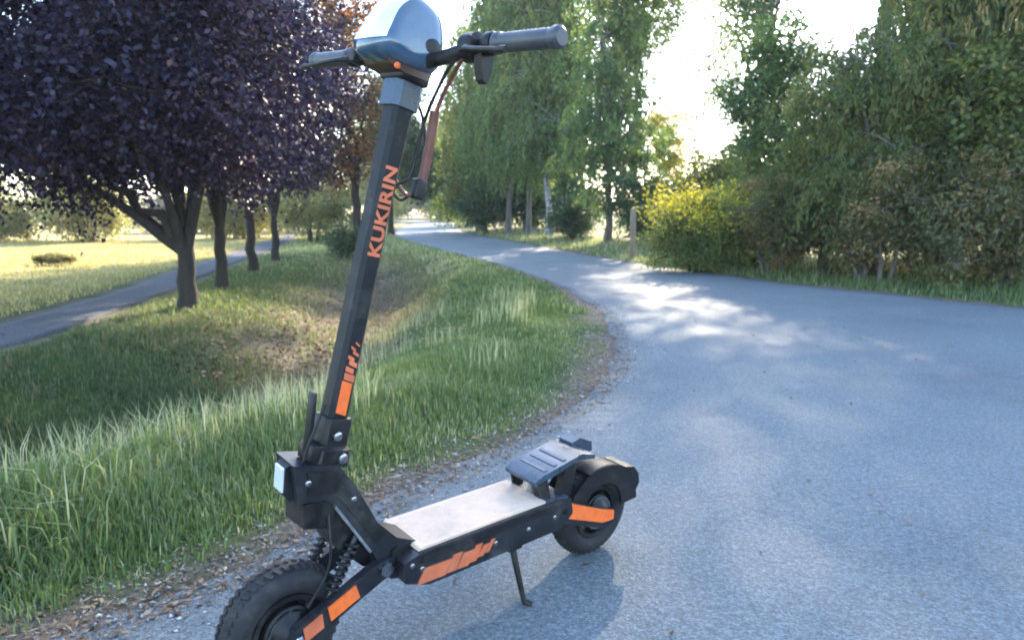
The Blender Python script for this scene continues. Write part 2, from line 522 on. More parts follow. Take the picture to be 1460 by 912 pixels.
def make_tree(name, label, cat, loc, seed, trunk_h, trunk_r, crowns, nclump, clump_r, per, leaf, lm, bm_, limbs=6, hang=0.0,
              stems=1, spread=0.12, group=None, shell=0.45, scale=1.0, top=None, flat=0.75, trunk_lean=(0, 0), part='crown'):
    """crowns: list of (cx,cy,cz,rx,ry,rz) about the base; one Empty with a trunk (limbs and twigs) and a crown of leaves"""
    g = np.random.default_rng(seed)
    root = empty(name, loc)
    tag(root, label, cat, group)
    cr = np.array(crowns, float)
    vol = cr[:, 3] * cr[:, 4] * cr[:, 5]
    which = g.choice(len(cr), nclump, p=vol / vol.sum())
    dv = unit(g.normal(size=(nclump, 3)))
    rad = g.uniform(0, 1, nclump) ** shell
    lump = 0.78 + 0.44 * vnoise(dv[:, 0] * 2.2 + 9 + which * 3, dv[:, 2] * 2.2 + dv[:, 1] * 1.7 + 5, seed)
    cc = cr[which, :3] + dv * cr[which, 3:] * (rad * lump)[:, None]
    cc[:, 2] = np.maximum(cc[:, 2], 0.12)
    mid = (cr[:, :3] * vol[:, None]).sum(0) / vol.sum()
    # trunk(s) and limbs
    paths, anchors = [], []
    topz = (cr[:, 2] + cr[:, 5] * 0.55).max() if top is None else top
    for s in range(stems):
        ang = g.uniform(0, 6.28)
        b0 = np.array([math.cos(ang), math.sin(ang), 0]) * (spread if stems > 1 else 0) * g.uniform(0.6, 1.2)
        fork = b0 * 1.6 + np.array([trunk_lean[0], trunk_lean[1], trunk_h])
        p = bez(b0 + np.array([0, 0, -0.12]), b0 * 1.1 + np.array([trunk_lean[0] * 0.2, trunk_lean[1] * 0.2, trunk_h * 0.5]), fork, 7)
        p[1:-1, :2] += g.normal(size=(5, 2)) * trunk_r * 0.15
        r = trunk_r * np.linspace(1.0, 0.78, 7); r[0] *= 1.55; r[1] *= 1.15
        paths.append((p, r))
        for k in range(max(2, limbs // stems)):
            tgt = cc[g.integers(nclump)] if k else np.array([mid[0], mid[1], topz])
            tgt = mid + (tgt - mid) * 0.8
            c1 = fork * 0.55 + tgt * 0.45 + np.array([0, 0, 0.22 * abs(tgt[2] - fork[2])])
            q = bez(fork - np.array([0, 0, trunk_r * 0.6]), c1, tgt, 10)
            q[2:-1] += g.normal(size=(7, 3)) * 0.03 * np.linalg.norm(tgt - fork)
            r0 = trunk_r * g.uniform(0.42, 0.62)
            paths.append((q, np.linspace(r0, r0 * 0.2, 10)))
            anchors.append(q[2:])
    A = np.concatenate(anchors)
    tw = []
    for c in cc:
        a = A[np.argmin(((A - c) ** 2).sum(1) + 0.25 * np.maximum(0, A[:, 2] - c[2]) ** 2)]
        m_ = (a + c) / 2 + np.array([0, 0, 0.12]) * np.linalg.norm(c - a) + g.normal(size=3) * 0.05
        L = np.linalg.norm(c - a)
        tw.append((bez(a, m_, c, 5), np.linspace(min(0.03, 0.012 + 0.008 * L), 0.004, 5)))
    v1, f1 = tubes(paths, 9)
    v2, f2 = tubes(tw, 4)
    tm = np_mesh('trunk', np.concatenate([v1, v2]), np.concatenate([f1, f2 + len(v1)]))
    link('trunk', tm, bm_, root)
    # leaves
    n = nclump * per
    ci = np.repeat(np.arange(nclump), per)
    cvar = g.uniform(0, 1, nclump)
    crad = clump_r * g.uniform(0.6, 1.35, nclump)
    off = g.normal(size=(n, 3)) * 0.55
    off[:, 2] *= flat
    pos = cc[ci] + off * crad[ci][:, None]
    out = unit(pos - mid)
    if hang > 0:
        # strands that fall from each clump
        sid = g.integers(0, 9, n)
        key = g.normal(size=(nclump * 9, 3)) * np.array([0.5, 0.5, 0.25])
        sl = g.uniform(0.35, 1.0, nclump * 9) * hang
        st = g.uniform(0, 1, n)
        k = ci * 9 + sid
        pos = cc[ci] + key[k] * crad[ci][:, None] + np.stack([key[k, 0] * 0.25 * st, key[k, 1] * 0.25 * st, -st * sl[k]], -1) + g.normal(size=(n, 3)) * 0.028
        d = unit(np.stack([g.normal(size=n) * 0.45, g.normal(size=n) * 0.45, -np.ones(n)], -1))
        nrm = unit(g.normal(size=(n, 3)) + out * 0.4)
    else:
        d = unit(g.normal(size=(n, 3)) + out * 0.5 + np.array([0, 0, -0.35]))
        nrm = unit(g.normal(size=(n, 3)) * 0.75 + out * 0.35 + np.array([0, 0, 0.75]))
    pos[:, 2] = np.maximum(pos[:, 2], 0.02 + 0.04 * g.uniform(size=n))
    ln = leaf[0] * g.uniform(0.5, 1.45, n)
    wd = leaf[1] * g.uniform(0.7, 1.25, n)
    v, f = leaf_arrays(pos, d, nrm, ln, wd)
    var = np.clip(0.68 * cvar[ci] + 0.42 * g.uniform(0, 1, n) ** 1.5, 0, 1)
    link(part, np_mesh(part, v, f, {'var': var}, smooth=False), lm, root)
    root.scale = (scale,) * 3
    return root


def again(src, label, loc, rz, sc=(1, 1, 1)):
    o = copy_tree(src)
    o.location = loc
    o.rotation_euler = (0, 0, rz)
    o.scale = sc
    o['label'] = label
    return o


def gz(x, y):
    return float(ground_z(np.array([x]), np.array([y]))[0])


# --- the row of purple-leaved plum trees beside the footpath
PG = 'purple-leaved trees along the footpath'
plum_a = make_tree('plum_tree', 'nearest purple-leaved tree beside the footpath, thick dark forked trunk', 'tree', (-3.16, 6.96, gz(-3.16, 6.96)), 11, 0.60, 0.098,
                   [(-0.5, 0, 2.55, 1.55, 1.5, 1.3), (0.25, -0.1, 2.15, 1.25, 1.3, 1.1), (-1.35, -0.3, 1.65, 1.2, 1.1, 0.75), (-0.2, 0.1, 3.7, 1.25, 1.3, 0.9)],
                   430, 0.33, 230, (0.056, 0.036), M['plum'], M['bark'], limbs=9, group=PG)
plum_b = make_tree('plum_tree', 'second purple-leaved tree of the row, slim dark trunk just behind the nearest', 'tree', (-3.46, 8.55, gz(-3.46, 8.55)), 12, 0.75, 0.078,
                   [(-0.2, 0, 2.5, 1.15, 1.2, 1.2), (0.05, 0.2, 2.0, 0.95, 1.0, 0.7), (-0.5, 0, 3.3, 1.1, 1.1, 0.9)],
                   230, 0.33, 185, (0.06, 0.040), M['plum'], M['bark'], limbs=8, group=PG)
again(plum_b, 'third purple-leaved tree of the row, counting back from the nearest', (-4.0, 11.04, gz(-4.0, 11.04)), 2.1, (1.05, 1.05, 1.1))
again(plum_b, 'farthest purple-leaved tree of the row, smallest trunk beside the sunny gap', (-4.4, 13.36, gz(-4.4, 13.36)), 4.0, (1.0, 1.0, 1.05))
again(plum_a, 'purple-leaved tree overhanging the top left corner from beyond the footpath', (-6.3, 6.4, gz(-6.3, 6.4)), 2.6, (1.1, 1.1, 1.1))

# --- russet tree and shrubs beyond the row
make_tree('russet_tree', 'russet and olive tree with drooping twigs behind the scooter stem', 'tree', (-3.75, 17.5, gz(-3.75, 17.5)), 31, 1.6, 0.12,
          [(-0.5, 0, 3.4, 1.5, 1.5, 1.6), (-0.4, 0, 5.2, 1.5, 1.5, 1.4), (-0.6, 0, 2.1, 1.2, 1.1, 0.8)],
          200, 0.4, 90, (0.10, 0.06), M['russet'], M['bark'], limbs=8)
make_tree('shrub', 'small dark green shrub at the far end of the ditch beside the stem', 'shrub', (-3.55, 15.2, gz(-3.55, 15.2)), 32, 0.15, 0.03,
          [(0, 0, 0.38, 0.42, 0.4, 0.36)], 60, 0.16, 60, (0.06, 0.03), M['dark'], M['bark'], limbs=5, stems=3, spread=0.08, part='foliage')
make_tree('shrub', 'sunlit pale green bush at the end of the purple tree row', 'shrub', (-6.4, 23.0, gz(-6.4, 23)), 33, 0.4, 0.05,
          [(0, 0, 1.2, 1.4, 1.1, 1.1), (0.9, 0, 0.8, 0.9, 0.8, 0.7)], 120, 0.35, 70, (0.10, 0.06), M['pale'], M['bark'], limbs=6, stems=3, spread=0.2, part='foliage')

# --- bushes along the back of the sunny field
fb = make_tree('field_bush', 'pale sunlit bush at the back of the field, at the left edge of the photo', 'bush', (-16.6, 22.5, 0), 41, 0.4, 0.05,
               [(0, 0, 1.0, 1.5, 1.2, 0.95), (1.0, 0.2, 0.8, 1.1, 1.0, 0.7)], 150, 0.34, 80, (0.10, 0.06), M['pale'], M['bark'], limbs=6, stems=3, spread=0.2, group='bushes behind the field', part='foliage')
again(fb, 'pale sunlit bush at the back of the field, second from the left edge', (-13.6, 23.0, 0), 1.7, (1.05, 1.05, 1.35))
again(fb, 'pale bush at the back of the field, just left of the nearest purple tree', (-9.6, 26.5, 0), 3.9, (1.2, 1.2, 1.3))
hg = make_tree('field_hedge', 'grey-green hedge clump at the back of the field, left part', 'hedge', (-14.5, 33, 0), 42, 0.4, 0.06,
               [(-1.2, 0, 0.9, 1.9, 1.2, 0.9), (1.2, 0, 1.0, 2.0, 1.2, 1.0)], 150, 0.42, 70, (0.13, 0.08), M['greyleaf'], M['bark'], limbs=6, stems=3, spread=0.4, group='hedge clumps behind the field', part='foliage')
again(hg, 'grey-green hedge clump at the back of the field, nearer the tree trunk', (-11.2, 35, 0), 3.0, (1.1, 1, 1.7))
make_tree('low_shrub', 'low dark tuft lying alone on the sunny dry field', 'shrub', (-8.2, 12.8, 0), 43, 0.05, 0.012,
          [(0, 0, 0.07, 0.36, 0.16, 0.09)], 50, 0.07, 50, (0.06, 0.02), M['scrub'], M['bark'], limbs=5, stems=4, spread=0.2, part='foliage')

# --- the wood beyond the road: birches and others
CG = 'trees of the wood beyond the bend'
olive = make_tree('weeping_tree', 'light olive-green weeping tree where the road disappears', 'tree', (-1.6, 35.5, 0.05), 51, 2.6, 0.16,
                  [(0, 0, 4.2, 2.6, 2.3, 2.9), (0.2, 0, 8.2, 2.3, 2.2, 2.6), (-0.6, -0.3, 2.4, 2.0, 1.6, 1.5)],
                  330, 0.6, 110, (0.17, 0.07), M['olive'], M['greybark'], limbs=10, hang=1.5, group=CG)
birch = make_tree('birch_tree', 'birch with the whitest trunk, leaning slightly, beside the bend', 'tree', (1.38, 26.1, 0.06), 52, 3.4, 0.115,
                  [(0, 0, 4.8, 1.9, 1.6, 2.0), (0, 0, 8.2, 2.0, 1.8, 2.8), (0.2, 0.3, 3.6, 1.7, 1.5, 1.2)],
                  360, 0.55, 110, (0.15, 0.065), M['birch'], M['whitebark'], limbs=9, hang=1.4, trunk_lean=(-0.35, 0), group=CG)
b2 = again(birch, 'birch with a pale grey trunk, second to the left of the white one', (-0.15, 28.9, 0.05), 2.4, (1, 1, 1.03))
b3 = again(birch, 'slender birch between the white trunk and the pale grey trunk', (0.62, 27.6, 0.05), 4.4, (0.93, 0.93, 1.0))
for b_ in (b2, b3):
    for ch in b_.children:
        if ch.name.startswith('trunk'):
            ch.data = ch.data.copy()
            ch.data.materials[0] = M['greybark']
broad = make_tree('broadleaf_tree', 'dark green tree with bluish foliage behind the wooden post', 'tree', (2.75, 20.6, 0.1), 53, 1.6, 0.11,
                  [(0, 0, 2.6, 1.35, 1.2, 1.4), (-0.1, 0, 4.6, 1.25, 1.2, 1.5), (0.2, 0, 6.6, 1.1, 1.1, 1.3), (0.1, 0, 8.8, 1.3, 1.2, 1.4), (0, 0, 11.0, 1.5, 1.3, 1.5), (0.5, -0.2, 1.3, 0.9, 0.9, 0.7)],  # two highest lobes, out of view, added to shade the verge
                  430, 0.38, 120, (0.11, 0.055), M['birch'], M['greybark'], limbs=11, hang=0.5, group=CG)
airy = make_tree('airy_tree', 'airy tree top with sky showing through, above the wooden post', 'tree', (4.3, 25.5, 0.1), 54, 2.4, 0.12,
                 [(0, 0, 6.6, 1.6, 1.5, 1.3), (-0.8, 0, 5.2, 1.2, 1.2, 1.0), (0.9, 0, 7.8, 1.5, 1.4, 1.1), (0.9, 0, 9.8, 1.6, 1.4, 1.2)],  # highest lobe, out of view, raised to shade the road
                 200, 0.44, 85, (0.12, 0.06), M['birch'], M['greybark'], limbs=9, group=CG)
make_tree('yellow_tree', 'small tree, coloured sunlit yellow, in the gap right of the wood', 'tree', (5.0, 24.2, 0.1), 55, 0.9, 0.06,
          [(0, 0, 3.5, 0.75, 0.7, 0.95), (0.1, 0, 2.4, 0.7, 0.7, 0.8)], 110, 0.28, 80, (0.09, 0.05), M['yellow'], M['greybark'], limbs=7, group=CG)  # sun on the foliage is put into its yellow leaf colour
make_tree('lacy_tree', 'thin lacy tree in the middle of the bright sky gap', 'tree', (6.3, 25.2, 0.1), 57, 1.6, 0.05,
          [(-0.2, 0, 4.0, 1.2, 1.0, 1.5), (0.4, 0, 5.8, 1.1, 1.0, 1.2), (0.3, 0, 2.4, 1.1, 0.9, 0.9)], 120, 0.34, 26, (0.10, 0.055), M['olive'], M['greybark'], limbs=9, group=CG)
make_tree('gap_shrub', 'yellow-green shrub filling the foot of the sky gap behind the yellow bush', 'shrub', (4.55, 17.2, 0.1), 58, 0.4, 0.04,
          [(0, 0, 1.2, 0.8, 0.7, 0.85), (-0.3, 0, 0.8, 0.8, 0.7, 0.6), (0.5, 0, 1.5, 0.6, 0.6, 0.6)], 130, 0.26, 75, (0.09, 0.05), M['olive'], M['bark'], limbs=6, stems=3, spread=0.12, part='foliage')
make_tree('gap_shrub', 'taller pale shrub behind, at the right foot of the sky gap', 'shrub', (6.0, 19.8, 0.1), 59, 0.6, 0.05,
          [(0, 0, 1.7, 0.9, 0.8, 1.1), (0.5, 0, 2.5, 0.7, 0.7, 0.8)], 130, 0.28, 60, (0.10, 0.055), M['olive'], M['bark'], limbs=6, stems=3, spread=0.12, part='foliage')
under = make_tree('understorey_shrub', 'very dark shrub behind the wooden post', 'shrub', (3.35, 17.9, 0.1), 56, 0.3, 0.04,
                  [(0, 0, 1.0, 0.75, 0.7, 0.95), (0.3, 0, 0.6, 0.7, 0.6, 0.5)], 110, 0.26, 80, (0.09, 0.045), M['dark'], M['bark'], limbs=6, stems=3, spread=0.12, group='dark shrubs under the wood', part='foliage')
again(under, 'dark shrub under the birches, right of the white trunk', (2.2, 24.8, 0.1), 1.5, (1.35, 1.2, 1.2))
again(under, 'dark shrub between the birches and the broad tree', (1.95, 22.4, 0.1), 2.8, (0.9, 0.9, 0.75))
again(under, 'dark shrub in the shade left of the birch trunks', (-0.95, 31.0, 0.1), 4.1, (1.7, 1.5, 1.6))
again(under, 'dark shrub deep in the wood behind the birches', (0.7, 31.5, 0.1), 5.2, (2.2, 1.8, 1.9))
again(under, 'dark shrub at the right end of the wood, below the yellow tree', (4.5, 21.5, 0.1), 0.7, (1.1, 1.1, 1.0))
back = again(olive, 'tall olive-green tree at the back of the wood above the birches', (1.2, 39, 0.05), 2.0, (1.25, 1.25, 1.2))
again(olive, 'farthest weeping tree left of the road end', (-11.5, 62, 0.05), 4.2, (1.2, 1.2, 0.9))
make_tree('overhanging_tree', 'dark tree leaning over the far end of the road, right of the stem', 'tree', (-5.2, 31.0, 0.05), 34, 1.8, 0.13,
          [(0.4, 0, 3.6, 1.7, 1.5, 1.5), (0.2, 0, 5.6, 1.6, 1.5, 1.6), (1.0, -0.3, 2.7, 1.1, 1.0, 0.8), (1.5, -0.2, 2.1, 0.9, 0.8, 0.7)],
          260, 0.45, 90, (0.13, 0.075), M['dark'], M['bark'], limbs=9)
again(olive, 'farthest tree, straight beyond the end of the road', (-9.8, 104, 0.05), 3.3, (2.3, 2.3, 1.5))
for k_, (fx, fy, fs, where) in enumerate([(-10.2, 97, 4.0, 'straight beyond the end of the road'), (-17.0, 99, 4.2, 'left of the end of the road'), (-4.5, 92, 4.0, 'right of the end of the road'), (-7.4, 112, 4.6, 'farthest beyond the road'), (-3.0, 58, 2.4, 'on the right of the far bend'), (-11.8, 72, 3.0, 'on the left of the far bend')]):
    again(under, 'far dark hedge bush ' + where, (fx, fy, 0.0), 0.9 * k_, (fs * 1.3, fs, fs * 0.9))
again(olive, 'far weeping tree closing the view at the road end', (-5.6, 78, 0.05), 1.2, (1.5, 1.5, 1.1))
again(olive, 'far weeping tree just right of the road end', (-2.6, 50, 0.05), 5.6, (1.1, 1.1, 1.0))

# --- the hedge of willows and scrub on the right
HG = 'willows of the hedge on the right'
wil = make_tree('willow', 'dense drooping willow in the middle of the right-hand hedge', 'tree', (5.1, 10.3, 0.1), 61, 0.9, 0.09,
                [(0, 0, 2.1, 1.25, 1.0, 1.0), (0.25, 0, 2.9, 1.0, 0.95, 0.7), (0, -0.2, 1.3, 1.2, 0.9, 0.8)],
                300, 0.27, 165, (0.08, 0.022), M['willow'], M['greybark'], limbs=14, stems=3, spread=0.15, hang=0.5, shell=0.33, group=HG)
haz = make_tree('hazel', 'broad-leaved yellowish bush pushing out of the middle of the hedge', 'bush', (4.75, 10.9, 0.1), 66, 0.5, 0.05,
                [(0, 0, 1.5, 0.85, 0.7, 0.8), (0.3, 0, 2.3, 0.75, 0.7, 0.7), (-0.2, 0, 0.8, 0.8, 0.6, 0.6)],
                170, 0.26, 90, (0.085, 0.055), M['olive'], M['greybark'], limbs=8, stems=4, spread=0.12, group='broad-leaved bushes in the hedge', part='foliage')
again(haz, 'broad-leaved bush near the right edge, in front of the tall willow', (6.25, 9.15, 0.1), 2.5, (1.0, 0.95, 0.95))
again(haz, 'broad-leaved bush high up between the two front willows', (6.35, 10.8, 0.1), 4.1, (1.1, 1.1, 1.35))
again(wil, 'tall drooping willow at the right edge of the photo', (6.9, 9.6, 0.1), 2.2, (1.15, 1.1, 1.65))
again(wil, 'willow at the back of the hedge, between the other two', (7.3, 12.2, 0.1), 4.0, (1.2, 1.15, 1.8))
again(wil, 'willow closing the hedge towards the viewer, cut by the right edge', (8.2, 8.2, 0.1), 5.1, (1.1, 1.1, 1.6))
hz = make_tree('hedge_tree', 'dark green tree with a ragged top at the left end of the hedge', 'tree', (4.95, 13.7, 0.1), 62, 0.9, 0.09,
               [(0, 0, 2.4, 1.15, 1.0, 1.1), (0.2, 0, 3.5, 0.95, 0.9, 0.9), (-0.5, 0, 3.0, 0.7, 0.7, 0.6), (0.3, 0, 1.3, 1.1, 1.0, 0.8)],
               230, 0.3, 120, (0.085, 0.045), M['birch'], M['bark'], limbs=9)
scr = make_tree('scrub_bush', 'brown and green scrub bush at the hedge foot, right of the yellow bush', 'bush', (3.95, 10.75, 0.08), 63, 0.25, 0.03,
                [(0, 0, 0.75, 0.65, 0.55, 0.7), (0.4, 0, 0.5, 0.6, 0.5, 0.45)], 150, 0.17, 105, (0.055, 0.024), M['scrub'], M['greybark'], limbs=16, stems=5, spread=0.2, group='scrub at the foot of the hedge', part='foliage')
again(scr, 'brown scrub bush at the hedge foot under the middle willow', (4.85, 9.45, 0.08), 1.8, (1.15, 1.1, 1.1))
again(scr, 'brown scrub bush at the hedge foot, near the right edge of the photo', (5.95, 8.75, 0.08), 3.6, (1.2, 1.1, 1.25))
again(scr, 'brown scrub bush at the hedge foot, cut by the right edge of the photo', (7.1, 8.0, 0.08), 4.9, (1.3, 1.2, 1.2))
yb = make_tree('yellow_bush', 'rounded green bush with a top coloured as sunlit yellow beside the road', 'bush', (2.98, 11.5, 0.05), 64, 0.2, 0.025,
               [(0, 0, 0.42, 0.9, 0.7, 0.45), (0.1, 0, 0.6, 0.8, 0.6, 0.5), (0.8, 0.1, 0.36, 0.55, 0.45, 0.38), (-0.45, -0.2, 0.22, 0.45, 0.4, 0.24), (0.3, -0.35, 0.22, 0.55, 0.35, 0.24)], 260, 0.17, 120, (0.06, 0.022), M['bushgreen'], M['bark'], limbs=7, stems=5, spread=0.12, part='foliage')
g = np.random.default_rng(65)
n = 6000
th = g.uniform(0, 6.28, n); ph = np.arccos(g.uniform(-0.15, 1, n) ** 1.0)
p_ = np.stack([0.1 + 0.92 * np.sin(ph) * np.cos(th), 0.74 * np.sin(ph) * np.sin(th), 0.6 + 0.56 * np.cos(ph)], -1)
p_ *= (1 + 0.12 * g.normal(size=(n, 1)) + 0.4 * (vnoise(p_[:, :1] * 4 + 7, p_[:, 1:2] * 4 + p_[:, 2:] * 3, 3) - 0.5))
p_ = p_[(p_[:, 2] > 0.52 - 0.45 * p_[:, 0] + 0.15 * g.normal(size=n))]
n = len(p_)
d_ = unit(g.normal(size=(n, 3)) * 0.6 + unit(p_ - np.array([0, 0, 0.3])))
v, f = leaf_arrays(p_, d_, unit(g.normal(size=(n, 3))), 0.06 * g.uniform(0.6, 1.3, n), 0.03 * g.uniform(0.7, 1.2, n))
link('sunlit_top', np_mesh('sunlit_top', v, f, {'var': g.uniform(0, 1, n)}, False), M['yellow'], yb)  # shell of yellow leaves painted in for sun on the bush top

# tall trees behind the hedge; first one added, its unseen crown shading the road
tall = make_tree('tall_shade_tree', 'added tall tree behind the hedge, its unseen high crown shading the road', 'tree', (9.2, 18.6, 0.1), 71, 6.6, 0.17,
                 [(-5.3, 0, 8.4, 1.9, 2.0, 1.8), (-3.6, 0, 8.5, 2.0, 2.4, 2.0), (-2.0, 0, 9.9, 2.4, 2.3, 2.2), (-0.4, -0.4, 8.6, 2.2, 2.0, 1.8)],
                 430, 0.8, 56, (0.13, 0.07), M['willow'], M['greybark'], limbs=12, group='tall trees behind the hedge', flat=0.9)
again(tall, 'tall tree behind the hedge in the top right corner', (12.2, 15.2, 0.1), 0.5, (0.9, 0.9, 0.85))
again(airy, 'second airy tree, its lacy twigs at the right of the sky gap', (8.9, 26.4, 0.1), 0.4, (1.45, 1.4, 1.4))

# ------------------------------------------------------------------ wooden post by the road
post = empty('wooden_post', (2.50, 14.9, gz(2.50, 14.9)))
tag(post, 'short pale wooden post with a small cap in front of the dark shrub', 'post')


def bm_box(bm, c, s, mtx=None):
    r = bmesh.ops.create_cube(bm, size=1.0)
    bmesh.ops.scale(bm, vec=s, verts=r['verts'])
    bmesh.ops.translate(bm, vec=c, verts=r['verts'])
    if mtx is not None:
        bmesh.ops.transform(bm, matrix=mtx, verts=r['verts'])
    return r['verts']


def finish(name, bm, m, parent=None, bevel=0.0, seg=2, smooth=True, ang=35):
    if bevel:
        ed = [e for e in bm.edges if len(e.link_faces) == 2 and e.calc_face_angle(0) > R(25)]
        bmesh.ops.bevel(bm, geom=ed, offset=bevel, segments=seg, affect='EDGES', profile=0.5, clamp_overlap=True)
    bmesh.ops.recalc_face_normals(bm, faces=bm.faces[:])
    me = bpy.data.meshes.new(name)
    bm.to_mesh(me)
    bm.free()
    if smooth:
        me.polygons.foreach_set('use_smooth', np.ones(len(me.polygons), bool))
        try:
            me.set_sharp_from_angle(angle=R(ang))
        except Exception:
            pass
    return link(name, me, m, parent)


bm = bmesh.new(); bm_box(bm, (0, 0, 0.48), (0.11, 0.10, 1.06)); finish('shaft', bm, M['wood'], post, 0.012)
bm = bmesh.new(); bm_box(bm, (0.03, 0, 1.035), (0.17, 0.12, 0.05), Matrix.Rotation(R(4), 4, 'Y')); finish('cap', bm, M['wood'], post, 0.012)


# ------------------------------------------------------------------ grass, litter, stones
def blades(name, x, y, h, w, var, m, seed, bend=0.5, kind_label=None):
    g = np.random.default_rng(seed)
    n = len(x)
    z = ground_z(x, y) - 0.004
    a = g.uniform(0, 2 * np.pi, n)
    d = np.stack([np.cos(a), np.sin(a)], -1)
    s = np.stack([-np.sin(a), np.cos(a), np.zeros(n)], -1)
    b = g.uniform(0.15, 1.0, n) * bend * h
    base = np.stack([x, y, z], -1)
    m1 = base.copy(); m1[:, :2] += d * (b * 0.22)[:, None]; m1[:, 2] += h * 0.55
    tip = base.copy(); tip[:, :2] += d * b[:, None]; tip[:, 2] += h * (1 - 0.35 * (b / (h * bend + 1e-6)) * bend)
    hw = (w * 0.5)[:, None]
    v = np.stack([base - s * hw, base + s * hw, m1 - s * hw * 0.75, m1 + s * hw * 0.75, tip], 1).reshape(-1, 3)
    o = (np.arange(n) * 5)[:, None]
    f = np.concatenate([o + np.array([0, 1, 3]), o + np.array([0, 3, 2]), o + np.array([2, 3, 4])], 1).reshape(-1, 3)
    me = np_mesh(name, v, f, {'var': np.repeat(var, 3)}, smooth=False)
    ob = link(name, me, m)
    return tag(ob, kind_label[0], kind_label[1], kind='stuff')


g = np.random.default_rng(81)


def sample(n, x0, x1, y0, y1, keep, power=1.0):
    out = []
    tot = 0
    while tot < n:
        k = n * 3
        u = g.uniform(0, 1, k)
        y = y0 * (y1 / y0) ** u if power else g.uniform(y0, y1, k)
        x = g.uniform(x0, x1, k)
        p = keep(x, y)
        sel = g.uniform(0, 1, k) < p
        out.append(np.stack([x[sel], y[sel]], -1)); tot += sel.sum()
        if len(out) > 60: break
    a = np.concatenate(out)[:n]
    return a[:, 0], a[:, 1]


def ditch_d(x, y):
    return x - np.interp(y, _yd, _xd)


def bare(x, y):
    """the brown leaf-filled stretch of the ditch keeps little grass"""
    return 1 - 0.85 * np.exp(-((ditch_d(x, y) + 0.25) / 0.95) ** 2) * sstep(5.3, 6.8, y) * (1 - sstep(13, 16, y))


# long grass on the verge
x, y = sample(135000, -4.2, 1.0, 1.15, 9.5, lambda x, y: ((tL(x, y) > 0.06) & (ditch_d(x, y) > 0.35)) * sstep(0.02, 0.42, tL(x, y) + 0.45 * (fbm(x * 4, y * 4, 61) - 0.5)) * (0.35 + 0.65 * vnoise(x * 3, y * 3, 31)) * bare(x, y))
t = tL(x, y)
cl = fbm(x * 2.2, y * 2.2, 44)
hgt = (0.035 + 0.082 * sstep(0.15, 0.6, t) * (0.35 + 0.85 * cl) * (1 - 0.55 * sstep(1.0, 1.5, t))) * g.uniform(0.45, 1.25, len(x)) * (1 - 0.6 * sstep(2.5, 6, y)) * (1 + 0.35 * (1 - sstep(1.6, 2.6, y)))
var = np.clip(0.62 * g.uniform(0, 1, len(x)) + 0.55 * (fbm(x * 1.7, y * 1.7, 47) - 0.25) + 0.25 * (g.uniform(0, 1, len(x)) > 0.85), 0, 1)
blades('verge_grass', x, y, hgt, 0.0042 * g.uniform(0.6, 1.4, len(x)), var, M['grass'], 82, 0.75, ('long green grass with pale stems on the verge beside the road', 'grass'))
# the ditch and its far bank
x, y = sample(70000, -5.2, 1.0, 2.0, 16, lambda x, y: ((tL(x, y) > 0.3) & (ditch_d(x, y) < 0.75) & (np.abs(x - xP(y)) > 0.46) & (x > xP(y))) * bare(x, y) * (0.3 + 0.7 * vnoise(x * 3, y * 3, 33)))
hgt = (0.035 + 0.06 * fbm(x * 2, y * 2, 45)) * g.uniform(0.5, 1.4, len(x))
var = np.clip(0.7 * g.uniform(0, 1, len(x)) + 0.6 * (fbm(x * 0.9, y * 0.9, 48) - 0.35) + 0.5 * np.exp(-(ditch_d(x, y) / 0.8) ** 2) * sstep(4.5, 7, y), 0, 1)
blades('bank_grass', x, y, hgt, 0.006 * g.uniform(0.6, 1.4, len(x)), var, M['bankgrass'], 83, 0.9, ('short shaded grass on the far bank of the ditch', 'grass'))
# verge farther along, both sides of the road
x, y = sample(45000, -8, 9, 6.5, 34, lambda x, y: (((tL(x, y) > 0.15) & (x > xP(y) + 0.5)) | ((tR(x, y) > 0.1) & (tR(x, y) < 2.5))) * bare(x, y) * (0.3 + 0.7 * vnoise(x * 2, y * 2, 35)))
hgt = (0.04 + 0.05 * fbm(x, y, 46)) * g.uniform(0.5, 1.5, len(x)) * (1 + 0.6 * (tR(x, y) > 0.3))
blades('roadside_grass', x, y, hgt, 0.012 * g.uniform(0.6, 1.4, len(x)), np.clip(g.uniform(0, 0.75, len(x)) + 0.25 * sstep(9, 14, y), 0, 1), M['grass'], 84, 0.8, ('short grass along both edges of the road towards the bend', 'grass'))
# the dry field
x, y = sample(50000, -17, -3.5, 4.0, 24, lambda x, y: (x < xP(y) - 0.5) * (np.abs(x) < y * 0.9 + 1.5) * 1.0)
blades('field_grass', x, y, (0.03 + 0.03 * fbm(x, y, 49)) * g.uniform(0.5, 1.5, len(x)), 0.011 * g.uniform(0.6, 1.4, len(x)), g.uniform(0, 1, len(x)), M['drygrass'], 85, 0.9, ('short dry yellow grass of the field on the left', 'grass'))
